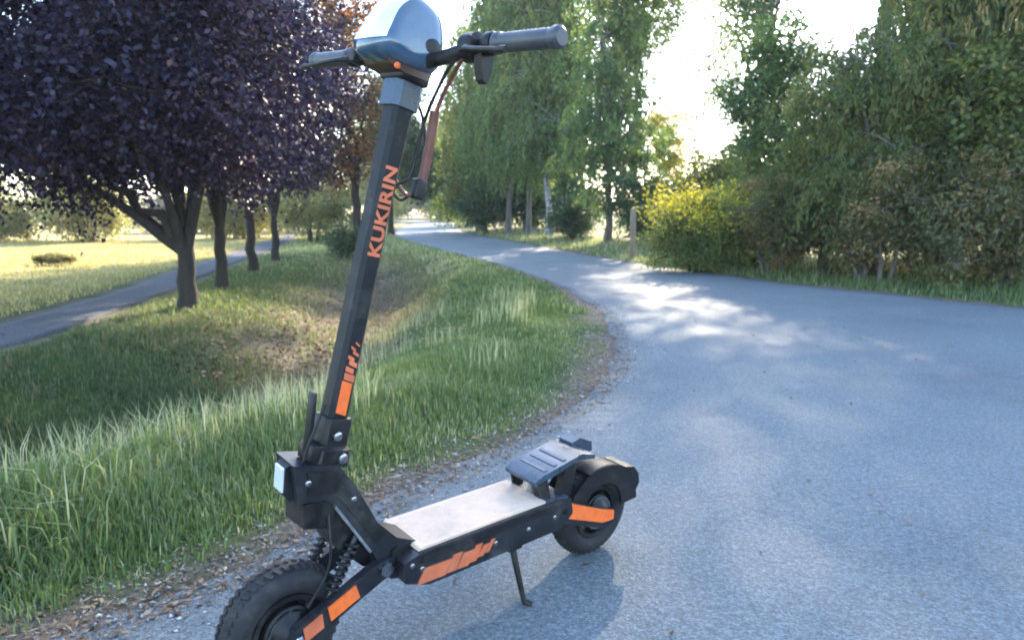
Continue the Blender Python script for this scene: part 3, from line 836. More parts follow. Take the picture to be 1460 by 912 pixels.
# tall weeds in the lower left corner and along the verge crest
x, y = sample(1500, -2.6, -0.9, 1.25, 2.9, lambda x, y: (tL(x, y) > 0.28) * sstep(0.45, 0.65, fbm(x * 3, y * 3, 71)))
blades('tall_weeds', x, y, 0.18 * g.uniform(0.5, 1.5, len(x)), 0.006 * g.uniform(0.6, 1.5, len(x)), np.clip(g.uniform(0.1, 0.9, len(x)), 0, 1), M['grass'], 86, 1.0, ('tall arching grass blades in the lower left corner', 'grass'))
x, y = sample(4200, -4.0, 0.8, 1.4, 8, lambda x, y: (tL(x, y) > 0.6) * (ditch_d(x, y) > 0.0) * sstep(0.4, 0.6, fbm(x * 2, y * 2, 73)))
blades('seed_stalks', x, y, 0.20 * g.uniform(0.5, 1.3, len(x)), 0.0032 * g.uniform(0.6, 1.5, len(x)), np.clip(g.uniform(0.75, 1.0, len(x)), 0, 1), M['grass'], 87, 0.5, ('pale dry seed stalks standing in the verge grass', 'grass'))

# fallen leaves and grit along the edge of the asphalt
n = 5200
y = 1.15 * (9 / 1.15) ** g.uniform(0, 1, n)
t = np.abs(g.normal(0.10, 0.14, n)) - 0.10
sl = (xL(y + .2) - xL(y - .2)) / .4
x = xL(y) - t * np.sqrt(1 + sl * sl)
z = np.maximum(ground_z(x, y), 0.0) + 0.004
pos = np.stack([x, y, z], -1)
a = g.uniform(0, 6.28, n)
d = np.stack([np.cos(a), np.sin(a), g.uniform(-0.05, 0.25, n)], -1)
v, f = leaf_arrays(pos, unit(d), unit(g.normal(size=(n, 3)) * 0.35 + np.array([0, 0, 1])), 0.008 + 0.03 * g.uniform(0, 1, n) ** 2.5, 0.004 + 0.014 * g.uniform(0, 1, n) ** 2.5)
tag(link('leaf_litter', np_mesh('leaf_litter', v, f, {'var': g.uniform(0, 1, n)}, False), M['litter']), 'brown fallen leaves along the left edge of the asphalt', 'leaves', kind='stuff')
n = 5200
y = 1.15 * (8 / 1.15) ** g.uniform(0, 1, n)
t = g.normal(0.02, 0.16, n)
sl = (xL(y + .2) - xL(y - .2)) / .4
x = xL(y) - t * np.sqrt(1 + sl * sl)
s = 0.0022 + 0.0055 * g.uniform(0, 1, n) ** 4
z = np.maximum(ground_z(x, y), 0.0) + s * 0.3
oc = np.array([[1, 0, 0], [0, 1, 0], [-1, 0, 0], [0, -1, 0], [0, 0, 0.8], [0, 0, -0.8]], float)
vv = np.stack([x, y, z], -1)[:, None] + oc[None] * s[:, None, None] * (1 + 0.45 * g.uniform(-1, 1, (n, 6, 1)))
of = np.array([[0, 1, 4], [1, 2, 4], [2, 3, 4], [3, 0, 4], [1, 0, 5], [2, 1, 5], [3, 2, 5], [0, 3, 5]])
f = (of[None] + (np.arange(n) * 6)[:, None, None]).reshape(-1, 3)
tag(link('grit', np_mesh('grit', vv.reshape(-1, 3), f, {'var': np.repeat(g.uniform(0, 1, n), 8)}, False), M['pebble']), 'loose grit along the left edge of the asphalt', 'gravel', kind='stuff')

n = 5000
y = 5.2 * (14 / 5.2) ** g.uniform(0, 1, n)
x = np.interp(y, _yd, _xd) - 0.25 + g.normal(0, 0.55, n)
pos = np.stack([x, y, ground_z(x, y) + 0.012], -1)
a = g.uniform(0, 6.28, n)
d = np.stack([np.cos(a), np.sin(a), g.uniform(-0.1, 0.3, n)], -1)
v, f = leaf_arrays(pos, unit(d), unit(g.normal(size=(n, 3)) * 0.4 + np.array([0, 0, 1])), g.uniform(0.03, 0.07, n), g.uniform(0.018, 0.04, n))
tag(link('ditch_leaves', np_mesh('ditch_leaves', v, f, {'var': g.uniform(0, 0.9, n)}, False), M['litter']), 'brown fallen leaves lying in the ditch behind the scooter stem', 'leaves', kind='stuff')
n = 260
y = g.uniform(1.2, 11, n)
x = xL(y) + 0.05 + (np.minimum(xR(y), 7) - xL(y) - 0.1) * g.uniform(0, 1, n) ** 1.8
pos = np.stack([x, y, np.full(n, 0.003)], -1)
a = g.uniform(0, 6.28, n)
d = np.stack([np.cos(a), np.sin(a), g.uniform(0.0, 0.2, n)], -1)
v, f = leaf_arrays(pos, unit(d), unit(g.normal(size=(n, 3)) * 0.3 + np.array([0, 0, 1])), g.uniform(0.012, 0.035, n), g.uniform(0.006, 0.016, n))
tag(link('strewn_leaves', np_mesh('strewn_leaves', v, f, {'var': g.uniform(0, 1, n)}, False), M['litter']), 'few small dry leaves strewn over the asphalt', 'leaves', kind='stuff')

# ------------------------------------------------------------------ thin haze volume, added to lift the far shadows
hm = bpy.data.materials.new('shadow_lift_haze')
hm.use_nodes = True
hnt = hm.node_tree
for n_ in list(hnt.nodes):
    hnt.nodes.remove(n_)
ho = hnt.nodes.new('ShaderNodeOutputMaterial')
pv = hnt.nodes.new('ShaderNodeVolumePrincipled')
pv.inputs['Color'].default_value = (0.98, 0.95, 0.90, 1)
pv.inputs['Density'].default_value = 0.0009
pv.inputs['Anisotropy'].default_value = 0.25
hnt.links.new(pv.outputs[0], ho.inputs['Volume'])
bm = bmesh.new()
bm_box(bm, (0, 420, 9.0), (840, 1000, 21.0))
hz_o = finish('haze', bm, hm, None, 0, smooth=False)
tag(hz_o, 'added thin pale haze lifting the far shadows', 'haze', kind='stuff')

# ------------------------------------------------------------------ the electric scooter
M['frame'] = solid('dark_grey_paint', (0.010, 0.011, 0.014), 0.36, 0.0, 0.25, 30, 0.15, spec=0.35)
M['stempaint'] = solid('matt_black_paint', (0.008, 0.009, 0.011), 0.5, 0.0, 0.25, 30, 0.1, spec=0.22)
M['black'] = solid('black_plastic', (0.005, 0.005, 0.006), 0.45, 0, 0.2, 40, 0.1, spec=0.3)
M['rubber'] = solid('tyre_rubber', (0.013, 0.013, 0.015), 0.72, 0, 0.3, 60, 0.3, spec=0.35)
M['orange'] = solid('orange_paint', (0.75, 0.13, 0.02), 0.38, 0, 0.12, 60)
M['orange_print'] = solid('orange_print', (0.52, 0.12, 0.045), 0.42, 0, 0.15, 30)
M['alloy'] = solid('brushed_alloy', (0.42, 0.43, 0.45), 0.32, 0.9, 0.12, 50)
M['striplac'] = solid('grey_lacquer', (0.12, 0.15, 0.18), 0.3, 0.3, 0.1, 30)
M['steel'] = solid('steel', (0.32, 0.32, 0.34), 0.25, 1.0, 0.1, 60)
M['mat'] = solid('deck_mat', (0.60, 0.44, 0.33), 0.8, 0, 0.06, 60, 0.5, spec=0.25)
M['greyplastic'] = solid('grey_plastic', (0.03, 0.05, 0.075), 0.3, 0.2, 0.15, 30, 0.05)
M['hood'] = solid('gloss_blue_grey_hood', (0.03, 0.07, 0.12), 0.1, 0.0, 0.08, 20, 0, 0.8)
M['brownplastic'] = solid('dark_brown_plastic', (0.05, 0.022, 0.014), 0.4, 0, 0.2, 30)
M['griprub'] = solid('grip_rubber', (0.035, 0.04, 0.05), 0.42, 0, 0.15, 40, 0.1)
M['lens'] = solid('lamp_lens_and_sky_gloss', (0.75, 0.78, 0.80), 0.12, 0.3, 0.05, 20, 0, 0.5)
M['red'] = solid('red_lamp_lens', (0.35, 0.02, 0.015), 0.2, 0, 0.1, 40)
M['redcable'] = solid('red_brown_cable_sleeve', (0.12, 0.035, 0.025), 0.5, 0, 0.25, 40)
M['screen'] = solid('dark_screen_glass', (0.008, 0.009, 0.011), 0.08, 0, 0.1, 10, 0, 0.5)

LEAN, HEAD = 4.15, 50.16
RW = 0.127
sc_root = empty('electric_scooter', (0.2068, 1.8889, 0.0))
tag(sc_root, 'black electric kick scooter with orange lettering on its stem, parked on its stand', 'scooter')
ang = math.atan2(-math.cos(R(HEAD)), -math.sin(R(HEAD)))
sc_root.rotation_euler = (R(-LEAN), 0, ang)     # XYZ order: lean about its own length first, then heading

RAKE, STEER = 12.93, 5.3
AX = Vector((-math.sin(R(RAKE)), 0, math.cos(R(RAKE))))
BASE = Vector((0.7802, 0, 0.451))
FA = Vector((math.cos(R(RAKE)), 0, math.sin(R(RAKE))))     # forward, square to the stem
MS = Matrix.Translation(BASE) @ Matrix.Rotation(R(STEER), 4, AX) @ Matrix.Translation(-BASE)
# frame of the stem: x = forward, y = left, z = up the stem, origin at the stem base
SF = Matrix(((FA.x, 0, AX.x, BASE.x), (0, 1, 0, 0), (FA.z, 0, AX.z, BASE.z), (0, 0, 0, 1)))
MST = MS @ SF


def P(name, bm, m, bevel=0.003, seg=2, parent=sc_root, mtx=None, ang=35):
    o = finish(name, bm, m, parent, bevel, seg, True, ang)
    if mtx is not None:
        o.data.transform(mtx)
    return o


def extrude_profile(pts, y0, y1, bm=None, taper=None):
    """side profile (x,z) extruded from y0 to y1"""
    bm = bm or bmesh.new()
    a = [bm.verts.new((p[0], y0, p[1])) for p in pts]
    b = [bm.verts.new((p[0], y1, p[1])) for p in pts]
    n = len(pts)
    bm.faces.new(a)
    bm.faces.new(list(reversed(b)))
    for i in range(n):
        bm.faces.new((a[i], b[i], b[(i + 1) % n], a[(i + 1) % n]))
    return bm


def lathe(prof, axis_pt, seg=48, closed=False):
    """profile (radius, y) turned about the y axis through axis_pt"""
    bm = bmesh.new()
    rings = []
    for r, yy in prof:
        rings.append([bm.verts.new((axis_pt[0] + r * math.cos(2 * math.pi * k / seg), axis_pt[1] + yy, axis_pt[2] + r * math.sin(2 * math.pi * k / seg))) for k in range(seg)])
    m_ = len(rings)
    for i in range(m_ if closed else m_ - 1):
        A_, B_ = rings[i], rings[(i + 1) % m_]
        for k in range(seg):
            bm.faces.new((A_[k], A_[(k + 1) % seg], B_[(k + 1) % seg], B_[k]))
    if not closed:
        bm.faces.new(rings[0]); bm.faces.new(list(reversed(rings[-1])))
    return bm


def tube_bm(pts, rad, seg=10, caps=True):
    pts = [Vector(p) for p in pts]
    bm = bmesh.new()
    rings = []
    nrm = None
    for i, p in enumerate(pts):
        d = (pts[min(i + 1, len(pts) - 1)] - pts[max(i - 1, 0)]).normalized()
        if nrm is None:
            nrm = d.orthogonal().normalized()
        nrm = (nrm - d * nrm.dot(d)).normalized()
        b = d.cross(nrm)
        r = rad[i] if hasattr(rad, '__len__') else rad
        rings.append([bm.verts.new(p + nrm * (r * math.cos(2 * math.pi * k / seg)) + b * (r * math.sin(2 * math.pi * k / seg))) for k in range(seg)])
    for A_, B_ in zip(rings, rings[1:]):
        for k in range(seg):
            bm.faces.new((A_[k], A_[(k + 1) % seg], B_[(k + 1) % seg], B_[k]))
    if caps:
        bm.faces.new(list(reversed(rings[0]))); bm.faces.new(rings[-1])
    return bm


def smooth_path(pts, n=28):
    """Catmull-Rom through the points"""
    p = np.array(pts, float)
    p = np.concatenate([[2 * p[0] - p[1]], p, [2 * p[-1] - p[-2]]])
    out = []
    m_ = len(p) - 3
    for i in range(m_):
        for t in np.linspace(0, 1, max(3, n // m_), endpoint=(i == m_ - 1)):
            a, b, c, d = p[i:i + 4]
            out.append(0.5 * ((2 * b) + (-a + c) * t + (2 * a - 5 * b + 4 * c - d) * t * t + (-a + 3 * b - 3 * c + d) * t ** 3))
    return out


def wheel(center, name, mtx=None):
    cx, cy, cz = center
    hub = P(name, lathe([(0.012, -0.062), (0.05, -0.03), (0.052, 0.0), (0.05, 0.03), (0.012, 0.062)], center, 40), M['black'], 0.002, mtx=mtx)
    # tyre with rounded section and tread blocks
    prof = []
    for k in range(20):
        a = 2 * math.pi * k / 20
        prof.append((RW - 0.031 + 0.031 * math.cos(a) * (1 if math.cos(a) < 0 else 0.97), 0.037 * math.sin(a) * (1.0 if abs(math.sin(a)) < .9 else 0.98)))
    ty = P('tyre', lathe(prof, center, 72, closed=True), M['rubber'], 0, parent=hub, mtx=mtx)
    bm = bmesh.new()
    for k in range(44):
        a = 2 * math.pi * k / 44
        for s in (-1, 1):
            mt = Matrix.Translation(center) @ Matrix.Rotation(-(a + (0.035 if s > 0 else 0)), 4, 'Y') @ Matrix.Translation((RW - 0.003, s * 0.0125, 0)) @ Matrix.Rotation(R(s * 28), 4, 'X') @ Matrix.Rotation(R(s * 14), 4, 'Z')
            bm_box(bm, (0, 0, 0), (0.006, 0.019, 0.0085), mt)
    P('tread', bm, M['rubber'], 0, parent=hub, mtx=mtx)
    P('rim', lathe([(0.062, -0.028), (0.074, -0.030), (0.076, -0.022), (0.070, 0), (0.076, 0.022), (0.074, 0.030), (0.062, 0.028), (0.058, 0.0)], center, 56, closed=True), M['black'], 0, parent=hub, mtx=mtx)
    for k in range(6):
        a = 2 * math.pi * (k + 0.3) / 6
        bm = bmesh.new()
        mt = Matrix.Translation(center) @ Matrix.Rotation(-a, 4, 'Y')
        bm_box(bm, (0.054, 0, 0), (0.03, 0.024, 0.016), mt)
        P('spoke', bm, M['alloy'] if k % 2 else M['black'], 0.002, parent=hub, mtx=mtx)
    bm = lathe([(0.046, 0.034), (0.046, 0.037), (0.030, 0.037), (0.030, 0.034)], center, 48, closed=True)
    P('brake_disc', bm, M['steel'], 0, parent=hub, mtx=mtx)
    P('axle_nut', lathe([(0.011, 0.060), (0.011, 0.074), (0.007, 0.078)], center, 6), M['steel'], 0.001, parent=hub, mtx=mtx)
    return hub


FW = (0.876, 0, RW)
wheel((0, 0, RW), 'rear_wheel')
wheel(FW, 'front_wheel', MS)

# deck
P('deck_body', extrude_profile([(0.60, 0.228), (0.205, 0.238), (0.16, 0.232), (0.15, 0.19), (0.19, 0.158), (0.58, 0.146), (0.64, 0.168), (0.645, 0.215)], -0.084, 0.084), M['frame'], 0.008, 3)
P('deck_mat', extrude_profile([(0.605, 0.2285), (0.24, 0.2375), (0.24, 0.2425), (0.60, 0.2345)], -0.076, 0.076), M['mat'], 0.002)
for k in range(15):
    yy = -0.063 + k * 0.009
    P('mat_rib', extrude_profile([(0.585, 0.2335), (0.262, 0.2410), (0.262, 0.2430), (0.585, 0.2355)], yy - 0.0017, yy + 0.0017), M['mat'], 0)
P('deck_end_plate', extrude_profile([(0.238, 0.236), (0.165, 0.233), (0.165, 0.2375), (0.238, 0.2412)], -0.078, 0.078), M['greyplastic'], 0.0015)
# side rail and orange slashes on the visible side of the deck
for s in (-1, 1):
    P('side_rail', extrude_profile([(0.60, 0.204), (0.19, 0.216), (0.19, 0.228), (0.60, 0.220)], s * 0.0835 - 0.003, s * 0.0835 + 0.003), M['black'], 0.002)
sl0 = 0.0862
for (a, b, zo, zi) in [(0.612, 0.540, .156, .190), (0.537, 0.512, .158, .197), (0.510, 0.478, .158, .192), (0.475, 0.456, .162, .200), (0.4535, 0.436, .168, .194), (0.431, 0.420, .172, .200)]:
    P('deck_marking', extrude_profile([(a, zo), (a - 0.018, zi), (b - 0.018, zi), (b, zo)], sl0 - 0.003, sl0), M['orange_print'], 0)

# neck
P('neck', extrude_profile([(0.862, 0.470), (0.772, 0.452), (0.735, 0.400), (0.685, 0.305), (0.640, 0.258), (0.585, 0.232), (0.585, 0.150), (0.652, 0.165), (0.700, 0.246), (0.782, 0.372), (0.80, 0.386), (0.854, 0.392)], -0.044, 0.044), M['frame'], 0.007, 3)
P('neck_trim', extrude_profile([(0.700, 0.2475), (0.779, 0.3705), (0.783, 0.3665), (0.704, 0.2435)], 0.038, 0.0475), M['alloy'], 0.001)
P('neck_trim', extrude_profile([(0.700, 0.2475), (0.779, 0.3705), (0.783, 0.3665), (0.704, 0.2435)], -0.0475, -0.038), M['alloy'], 0.001)
hl = P('headlight', extrude_profile([(0.856, 0.466), (0.870, 0.460), (0.874, 0.406), (0.862, 0.390), (0.850, 0.394)], -0.021, 0.021), M['frame'], 0.006, 3)
P('lamp_lens', extrude_profile([(0.869, 0.459), (0.8735, 0.457), (0.8775, 0.412), (0.872, 0.410)], -0.018, 0.018), M['lens'], 0.002, parent=hl)

for (bx, bz) in [(0.600, 0.190), (0.625, 0.205), (0.74, 0.372), (0.835, 0.430), (0.40, 0.186), (0.30, 0.190), (0.215, 0.196)]:
    yb_ = 0.0445 if bx > 0.66 else 0.0843
    P('frame_bolt', lathe([(0.0062, yb_ - 0.004), (0.0062, yb_ + 0.002), (0.0042, yb_ + 0.0032)], (bx, 0, bz), 14), M['steel'], 0.0006)
P('neck_panel', extrude_profile([(0.838, 0.455), (0.778, 0.442), (0.705, 0.318), (0.668, 0.276), (0.688, 0.262), (0.772, 0.384), (0.80, 0.400), (0.836, 0.404)], 0.040, 0.0462), M['black'], 0.0015)
P('neck_hinge', lathe([(0.016, -0.052), (0.016, 0.052)], (0.640, 0, 0.222), 18), M['black'], 0.002)

# fork, swing arms, spring (all turn with the bar)
P('fork', extrude_profile([(0.846, 0.386), (0.846, 0.336), (0.796, 0.322), (0.772, 0.268), (0.712, 0.206), (0.668, 0.186), (0.648, 0.200), (0.652, 0.236), (0.700, 0.262), (0.772, 0.374), (0.79, 0.386)], -0.036, 0.036), M['black'], 0.006, 3, mtx=MS)
for s in (-1, 1):
    arm = P('swing_arm', extrude_profile([(0.655, 0.222), (0.700, 0.222), (0.885, 0.150), (0.898, 0.125), (0.882, 0.106), (0.860, 0.108), (0.690, 0.176), (0.655, 0.186)], s * 0.062 - 0.009, s * 0.062 + 0.009), M['frame'], 0.004, mtx=MS)
    P('arm_cover', extrude_profile([(0.752, 0.196), (0.815, 0.172), (0.808, 0.141), (0.742, 0.166)], s * 0.072 - 0.002, s * 0.072 + 0.003), M['orange'], 0.0015, parent=arm, mtx=MS)
    P('arm_cover', extrude_profile([(0.828, 0.165), (0.868, 0.149), (0.864, 0.120), (0.824, 0.134)], s * 0.072 - 0.002, s * 0.072 + 0.003), M['orange_print'], 0.0015, parent=arm, mtx=MS)
P('pivot_bolt', lathe([(0.016, -0.078), (0.016, 0.078)], (0.677, 0, 0.203), 18), M['steel'], 0.002, mtx=MS)
for s in (-1, 1):
    pa = Vector((0.735, s * 0.046, 0.288)); pb = Vector((0.80, s * 0.046, 0.172))
    dirv = (pb - pa)
    sh = P('shock_absorber', tube_bm([pa, pb], 0.007, 12), M['frame'], 0, mtx=MS)
    q = dirv.normalized(); u = q.orthogonal().normalized(); w_ = q.cross(u)
    hel = [pa + dirv * (0.1 + 0.75 * k / 96) + (u * math.cos(k * 0.5) + w_ * math.sin(k * 0.5)) * 0.0115 for k in range(97)]
    P('spring', tube_bm(hel, 0.0032, 6), M['black'], 0, parent=sh, mtx=MS)
# stem and folding clamp, in the stem's own frame (x forward, y left, z up)
def stem_section(prof):
    bm = bmesh.new()
    rings = []
    for z, wx, wy, c in prof:
        pts = [(wx, wy - c), (wx - c, wy), (-wx + c, wy), (-wx, wy - c), (-wx, -wy + c), (-wx + c, -wy), (wx - c, -wy), (wx, -wy + c)]
        rings.append([bm.verts.new((a, b, z)) for a, b in pts])
    for A_, B_ in zip(rings, rings[1:]):
        for k in range(8):
            bm.faces.new((A_[k], A_[(k + 1) % 8], B_[(k + 1) % 8], B_[k]))
    bm.faces.new(list(reversed(rings[0]))); bm.faces.new(rings[-1])
    return bm


stem = P('stem', stem_section([(0.06, 0.025, 0.0235, 0.008), (0.10, 0.0225, 0.0225, 0.008), (0.55, 0.0215, 0.0215, 0.008), (0.60, 0.0225, 0.023, 0.008), (0.745, 0.0245, 0.0245, 0.009)]), M['stempaint'], 0.0015, mtx=MST)
P('stem_collar', stem_section([(0.700, 0.031, 0.030, 0.010), (0.752, 0.031, 0.030, 0.010)]), M['greyplastic'], 0.002, mtx=MST)
cl_ = P('folding_clamp', stem_section([(-0.005, 0.040, 0.036, 0.010), (0.028, 0.038, 0.034, 0.010), (0.034, 0.031, 0.029, 0.009), (0.082, 0.031, 0.029, 0.009), (0.090, 0.028, 0.027, 0.008)]), M['black'], 0.0025, mtx=MST)
P('clamp_bolt', lathe([(0.009, 0.030), (0.009, 0.038), (0.006, 0.040)], (0.006, 0, 0.058), 16), M['steel'], 0.001, parent=cl_, mtx=MST)
P('clamp_bolt', lathe([(0.010, 0.033), (0.010, 0.042), (0.006, 0.044)], (-0.014, 0, 0.014), 16), M['steel'], 0.001, parent=cl_, mtx=MST)
bm = bmesh.new()
bm_box(bm, (0.046, 0.006, 0.080), (0.010, 0.022, 0.125), Matrix.Rotation(R(6), 4, 'Y'))
P('clamp_lever', bm, M['black'], 0.004, parent=cl_, mtx=MST)
bm = bmesh.new(); bm_box(bm, (0.036, 0.006, 0.02), (0.034, 0.05, 0.035))
P('lever_mount', bm, M['black'], 0.004, parent=cl_, mtx=MST)


def text_mesh(body, size, shear=0.0, extrude=0.0004):
    cu = bpy.data.curves.new('lettering', 'FONT')
    cu.body = body; cu.size = size; cu.shear = shear; cu.extrude = extrude
    cu.offset = size * 0.03
    cu.space_character = 1.05
    cu.align_x = 'CENTER'; cu.align_y = 'CENTER'
    ob = bpy.data.objects.new('lettering', cu)
    col.objects.link(ob)
    dg = bpy.context.evaluated_depsgraph_get()
    me = bpy.data.meshes.new_from_object(ob.evaluated_get(dg))
    bpy.data.objects.remove(ob)
    bpy.data.curves.remove(cu)
    return me


# lettering on the left face of the stem, read from the bottom upwards
for s in (1, -1):
    tm = text_mesh('KUKIRIN', 0.044)
    xs_ = [v.co.x for v in tm.vertices]
    k = 0.175 / (max(xs_) - min(xs_))
    # text x -> up the stem, text y -> forward, text z -> outwards
    if s > 0:
        mt = Matrix(((0, 1, 0, 0.0), (0, 0, 1, 0.0224), (1, 0, 0, 0.50), (0, 0, 0, 1)))
    else:
        mt = Matrix(((0, 1, 0, 0.0), (0, 0, -1, -0.0224), (-1, 0, 0, 0.50), (0, 0, 0, 1)))
    tm.transform(MST @ mt @ Matrix.Diagonal((k, 0.86, 1, 1)))
    link('stem_lettering', tm, M['orange_print'], stem)
# orange decal low on the stem: a block that breaks up into slashes
yo = 0.0233
for (z0, z1, x0, x1) in [(0.095, 0.160, -0.011, 0.013), (0.1625, 0.176, -0.013, 0.011), (0.179, 0.189, -0.008, 0.011), (0.192, 0.201, -0.013, 0.006), (0.204, 0.211, -0.004, 0.011), (0.214, 0.220, -0.012, 0.002), (0.224, 0.229, -0.003, 0.008), (0.234, 0.238, -0.010, 0.000)]:
    bm = bmesh.new()
    vs = [bm.verts.new(q) for q in ((x0, 0, z0), (x1, 0, z0 + 0.006), (x1, 0, z1 + 0.006), (x0, 0, z1))]
    fc = bm.faces.new(vs)
    ex = bmesh.ops.extrude_face_region(bm, geom=[fc])
    bmesh.ops.translate(bm, vec=(0, -0.004, 0), verts=[e for e in ex['geom'] if isinstance(e, bmesh.types.BMVert)])
    bmesh.ops.translate(bm, vec=(0, yo, 0), verts=bm.verts[:])
    P('stem_decal', bm, M['orange'] if z0 < 0.1 else M['orange_print'], 0, parent=stem, mtx=MST)

# handlebar; offsets in the stem frame
BZ, BX = 0.812, -0.012
hb = P('handlebar', tube_bm(smooth_path([(BX, -0.36, BZ + 0.004), (BX, -0.20, BZ + 0.004), (BX, -0.10, BZ - 0.012), (BX + 0.004, 0, BZ - 0.022), (BX, 0.10, BZ - 0.012), (BX, 0.20, BZ + 0.004), (BX, 0.36, BZ + 0.004)], 42), 0.0135, 18), M['black'], 0, mtx=MST)
for s in (-1, 1):
    gp = P('grip', lathe([(0.0145, s * 0.225), (0.0185, s * 0.228), (0.0185, s * 0.236), (0.0158, s * 0.240)] + [(0.0158 + 0.0009 * (k % 2), s * (0.244 + 0.0045 * k)) for k in range(25)] + [(0.0158, s * 0.357), (0.0185, s * 0.362), (0.0185, s * 0.372), (0.013, s * 0.377)], (BX, 0, BZ + 0.004), 28), M['griprub'], 0.0005, mtx=MST)
    P('grip_clamp', lathe([(0.018, s * 0.204), (0.020, s * 0.207), (0.020, s * 0.220), (0.018, s * 0.2235)], (BX, 0, BZ + 0.004), 28), M['black'], 0.0008, parent=gp, mtx=MST)
    br = P('brake_lever', tube_bm(smooth_path([(BX + 0.02, s * 0.185, BZ - 0.008), (BX + 0.050, s * 0.205, BZ - 0.022), (BX + 0.058, s * 0.26, BZ - 0.030), (BX + 0.056, s * 0.315, BZ - 0.033)], 18), [0.0065] * 4 + [0.0042] * 12 + [0.006] * 2, 10), M['black'], 0, mtx=MST)
    bm = bmesh.new(); bm_box(bm, (BX + 0.014, s * 0.178, BZ - 0.003), (0.036, 0.030, 0.028))
    P('lever_bracket', bm, M['black'], 0.005, parent=br, mtx=MST)
# thumb throttle hanging under the near end of the bar
th_ = P('thumb_throttle', lathe([(0.019, 0.150), (0.026, 0.154), (0.026, 0.180), (0.019, 0.184)], (BX, 0, BZ), 24), M['black'], 0.002, mtx=MST)
P('throttle_paddle', extrude_profile([(BX - 0.020, BZ - 0.008), (BX + 0.010, BZ - 0.012), (BX + 0.002, BZ - 0.036), (BX - 0.008, BZ - 0.056), (BX - 0.018, BZ - 0.060), (BX - 0.024, BZ - 0.040)], 0.184, 0.204), M['black'], 0.006, 3, parent=th_, mtx=MST)
bm = bmesh.new(); bm_box(bm, (BX + 0.0, -0.165, BZ + 0.004), (0.04, 0.04, 0.036))
P('switch_box', bm, M['black'], 0.006, mtx=MST)

# head unit: faceted hood over the bar, with the display on the rider's side
def hood_shell(prof, ys, grow=0.0, closed=True, thick=None):
    """rounded pod: a side profile (x,z) repeated across y, shrinking towards the cheeks and narrowing upwards"""
    c = np.mean(HOOD_P, axis=0)
    p = np.array(prof, float)
    bm = bmesh.new()

    def ring(yf, g_):
        sc = (1 - abs(yf) ** 3.2) ** 0.42 if abs(yf) < 1 else 0.0
        sc = 0.55 + 0.45 * sc
        out = []
        for x_, z_ in p:
            d = np.array([x_, z_]) - c
            q = c + d * sc + d / (np.linalg.norm(d) + 1e-9) * g_
            k = min(1.0, max(0.0, (q[1] - 0.80) / 0.13))
            out.append(bm.verts.new((q[0], yf * 0.058 * (1 - 0.42 * k), q[1])))
        return out
    R_ = [ring(y_, grow) for y_ in ys]
    n_ = len(p)
    lim = n_ if closed else n_ - 1
    for A_, B_ in zip(R_, R_[1:]):
        for k in range(lim):
            bm.faces.new((A_[k], A_[(k + 1) % n_], B_[(k + 1) % n_], B_[k]))
    if closed:
        bm.faces.new(R_[0]); bm.faces.new(list(reversed(R_[-1])))
    else:
        S_ = [ring(y_, grow - thick) for y_ in ys]
        for A_, B_ in zip(S_, S_[1:]):
            for k in range(lim):
                bm.faces.new((A_[k], B_[k], B_[(k + 1) % n_], A_[(k + 1) % n_]))
        for k in range(lim):
            bm.faces.new((R_[0][k], S_[0][k], S_[0][k + 1], R_[0][k + 1]))
            bm.faces.new((R_[-1][k], R_[-1][k + 1], S_[-1][k + 1], S_[-1][k]))
        for i_ in range(len(ys) - 1):
            bm.faces.new((R_[i_][0], R_[i_ + 1][0], S_[i_ + 1][0], S_[i_][0]))
            bm.faces.new((R_[i_][-1], S_[i_][-1], S_[i_ + 1][-1], R_[i_ + 1][-1]))
    return bm


HOOD_C = [(0.078, 0.768), (0.104, 0.790), (0.094, 0.838), (0.074, 0.892), (0.034, 0.930), (-0.022, 0.922), (-0.046, 0.880), (-0.050, 0.826), (-0.038, 0.778), (0.010, 0.766)]
HOOD_C = [(a_, 0.768 + (b_ - 0.768) * 0.86) for a_, b_ in HOOD_C]
HOOD_P = []
for i_ in range(len(HOOD_C)):
    a_, b_, c_, d_ = [np.array(HOOD_C[(i_ + q) % len(HOOD_C)]) for q in (-1, 0, 1, 2)]
    for t_k in (0, 0.25, 0.5, 0.75):
        HOOD_P.append(0.5 * ((2 * b_) + (-a_ + c_) * t_k + (2 * a_ - 5 * b_ + 4 * c_ - d_) * t_k ** 2 + (-a_ + 3 * b_ - 3 * c_ + d_) * t_k ** 3))
HOOD_P = np.array(HOOD_P)
hys = [-1.0, -0.985, -0.95, -0.88, -0.75, -0.55, -0.3, 0, 0.3, 0.55, 0.75, 0.88, 0.95, 0.985, 1.0]
hood = P('display_hood', hood_shell(HOOD_P, hys), M['hood'], 0, mtx=MST, ang=50)
P('hood_front_panel', hood_shell(HOOD_P[5:16], hys[3:-3], 0.002, False, 0.004), M['lens'], 0, parent=hood, mtx=MST, ang=50)  # white panel colour stands in for the sky's reflection
for s_ in (-1, 1):
    P('hood_cheek', lathe([(0.020, s_ * 0.046), (0.020, s_ * 0.0545), (0.016, s_ * 0.0565), (0.006, s_ * 0.0572)], (-0.012, 0, 0.815), 30), M['black'], 0, parent=hood, mtx=MST)
P('hood_lower_shell', extrude_profile([(0.074, 0.7755), (0.064, 0.764), (0.030, 0.757), (-0.026, 0.760), (-0.030, 0.7755)], -0.042, 0.042), M['brownplastic'], 0.006, 3, parent=hood, mtx=MST)
P('screen', extrude_profile([(-0.016, 0.895), (-0.042, 0.852), (-0.051, 0.856), (-0.026, 0.901)], -0.024, 0.024), M['screen'], 0.001, parent=hood, mtx=MST)
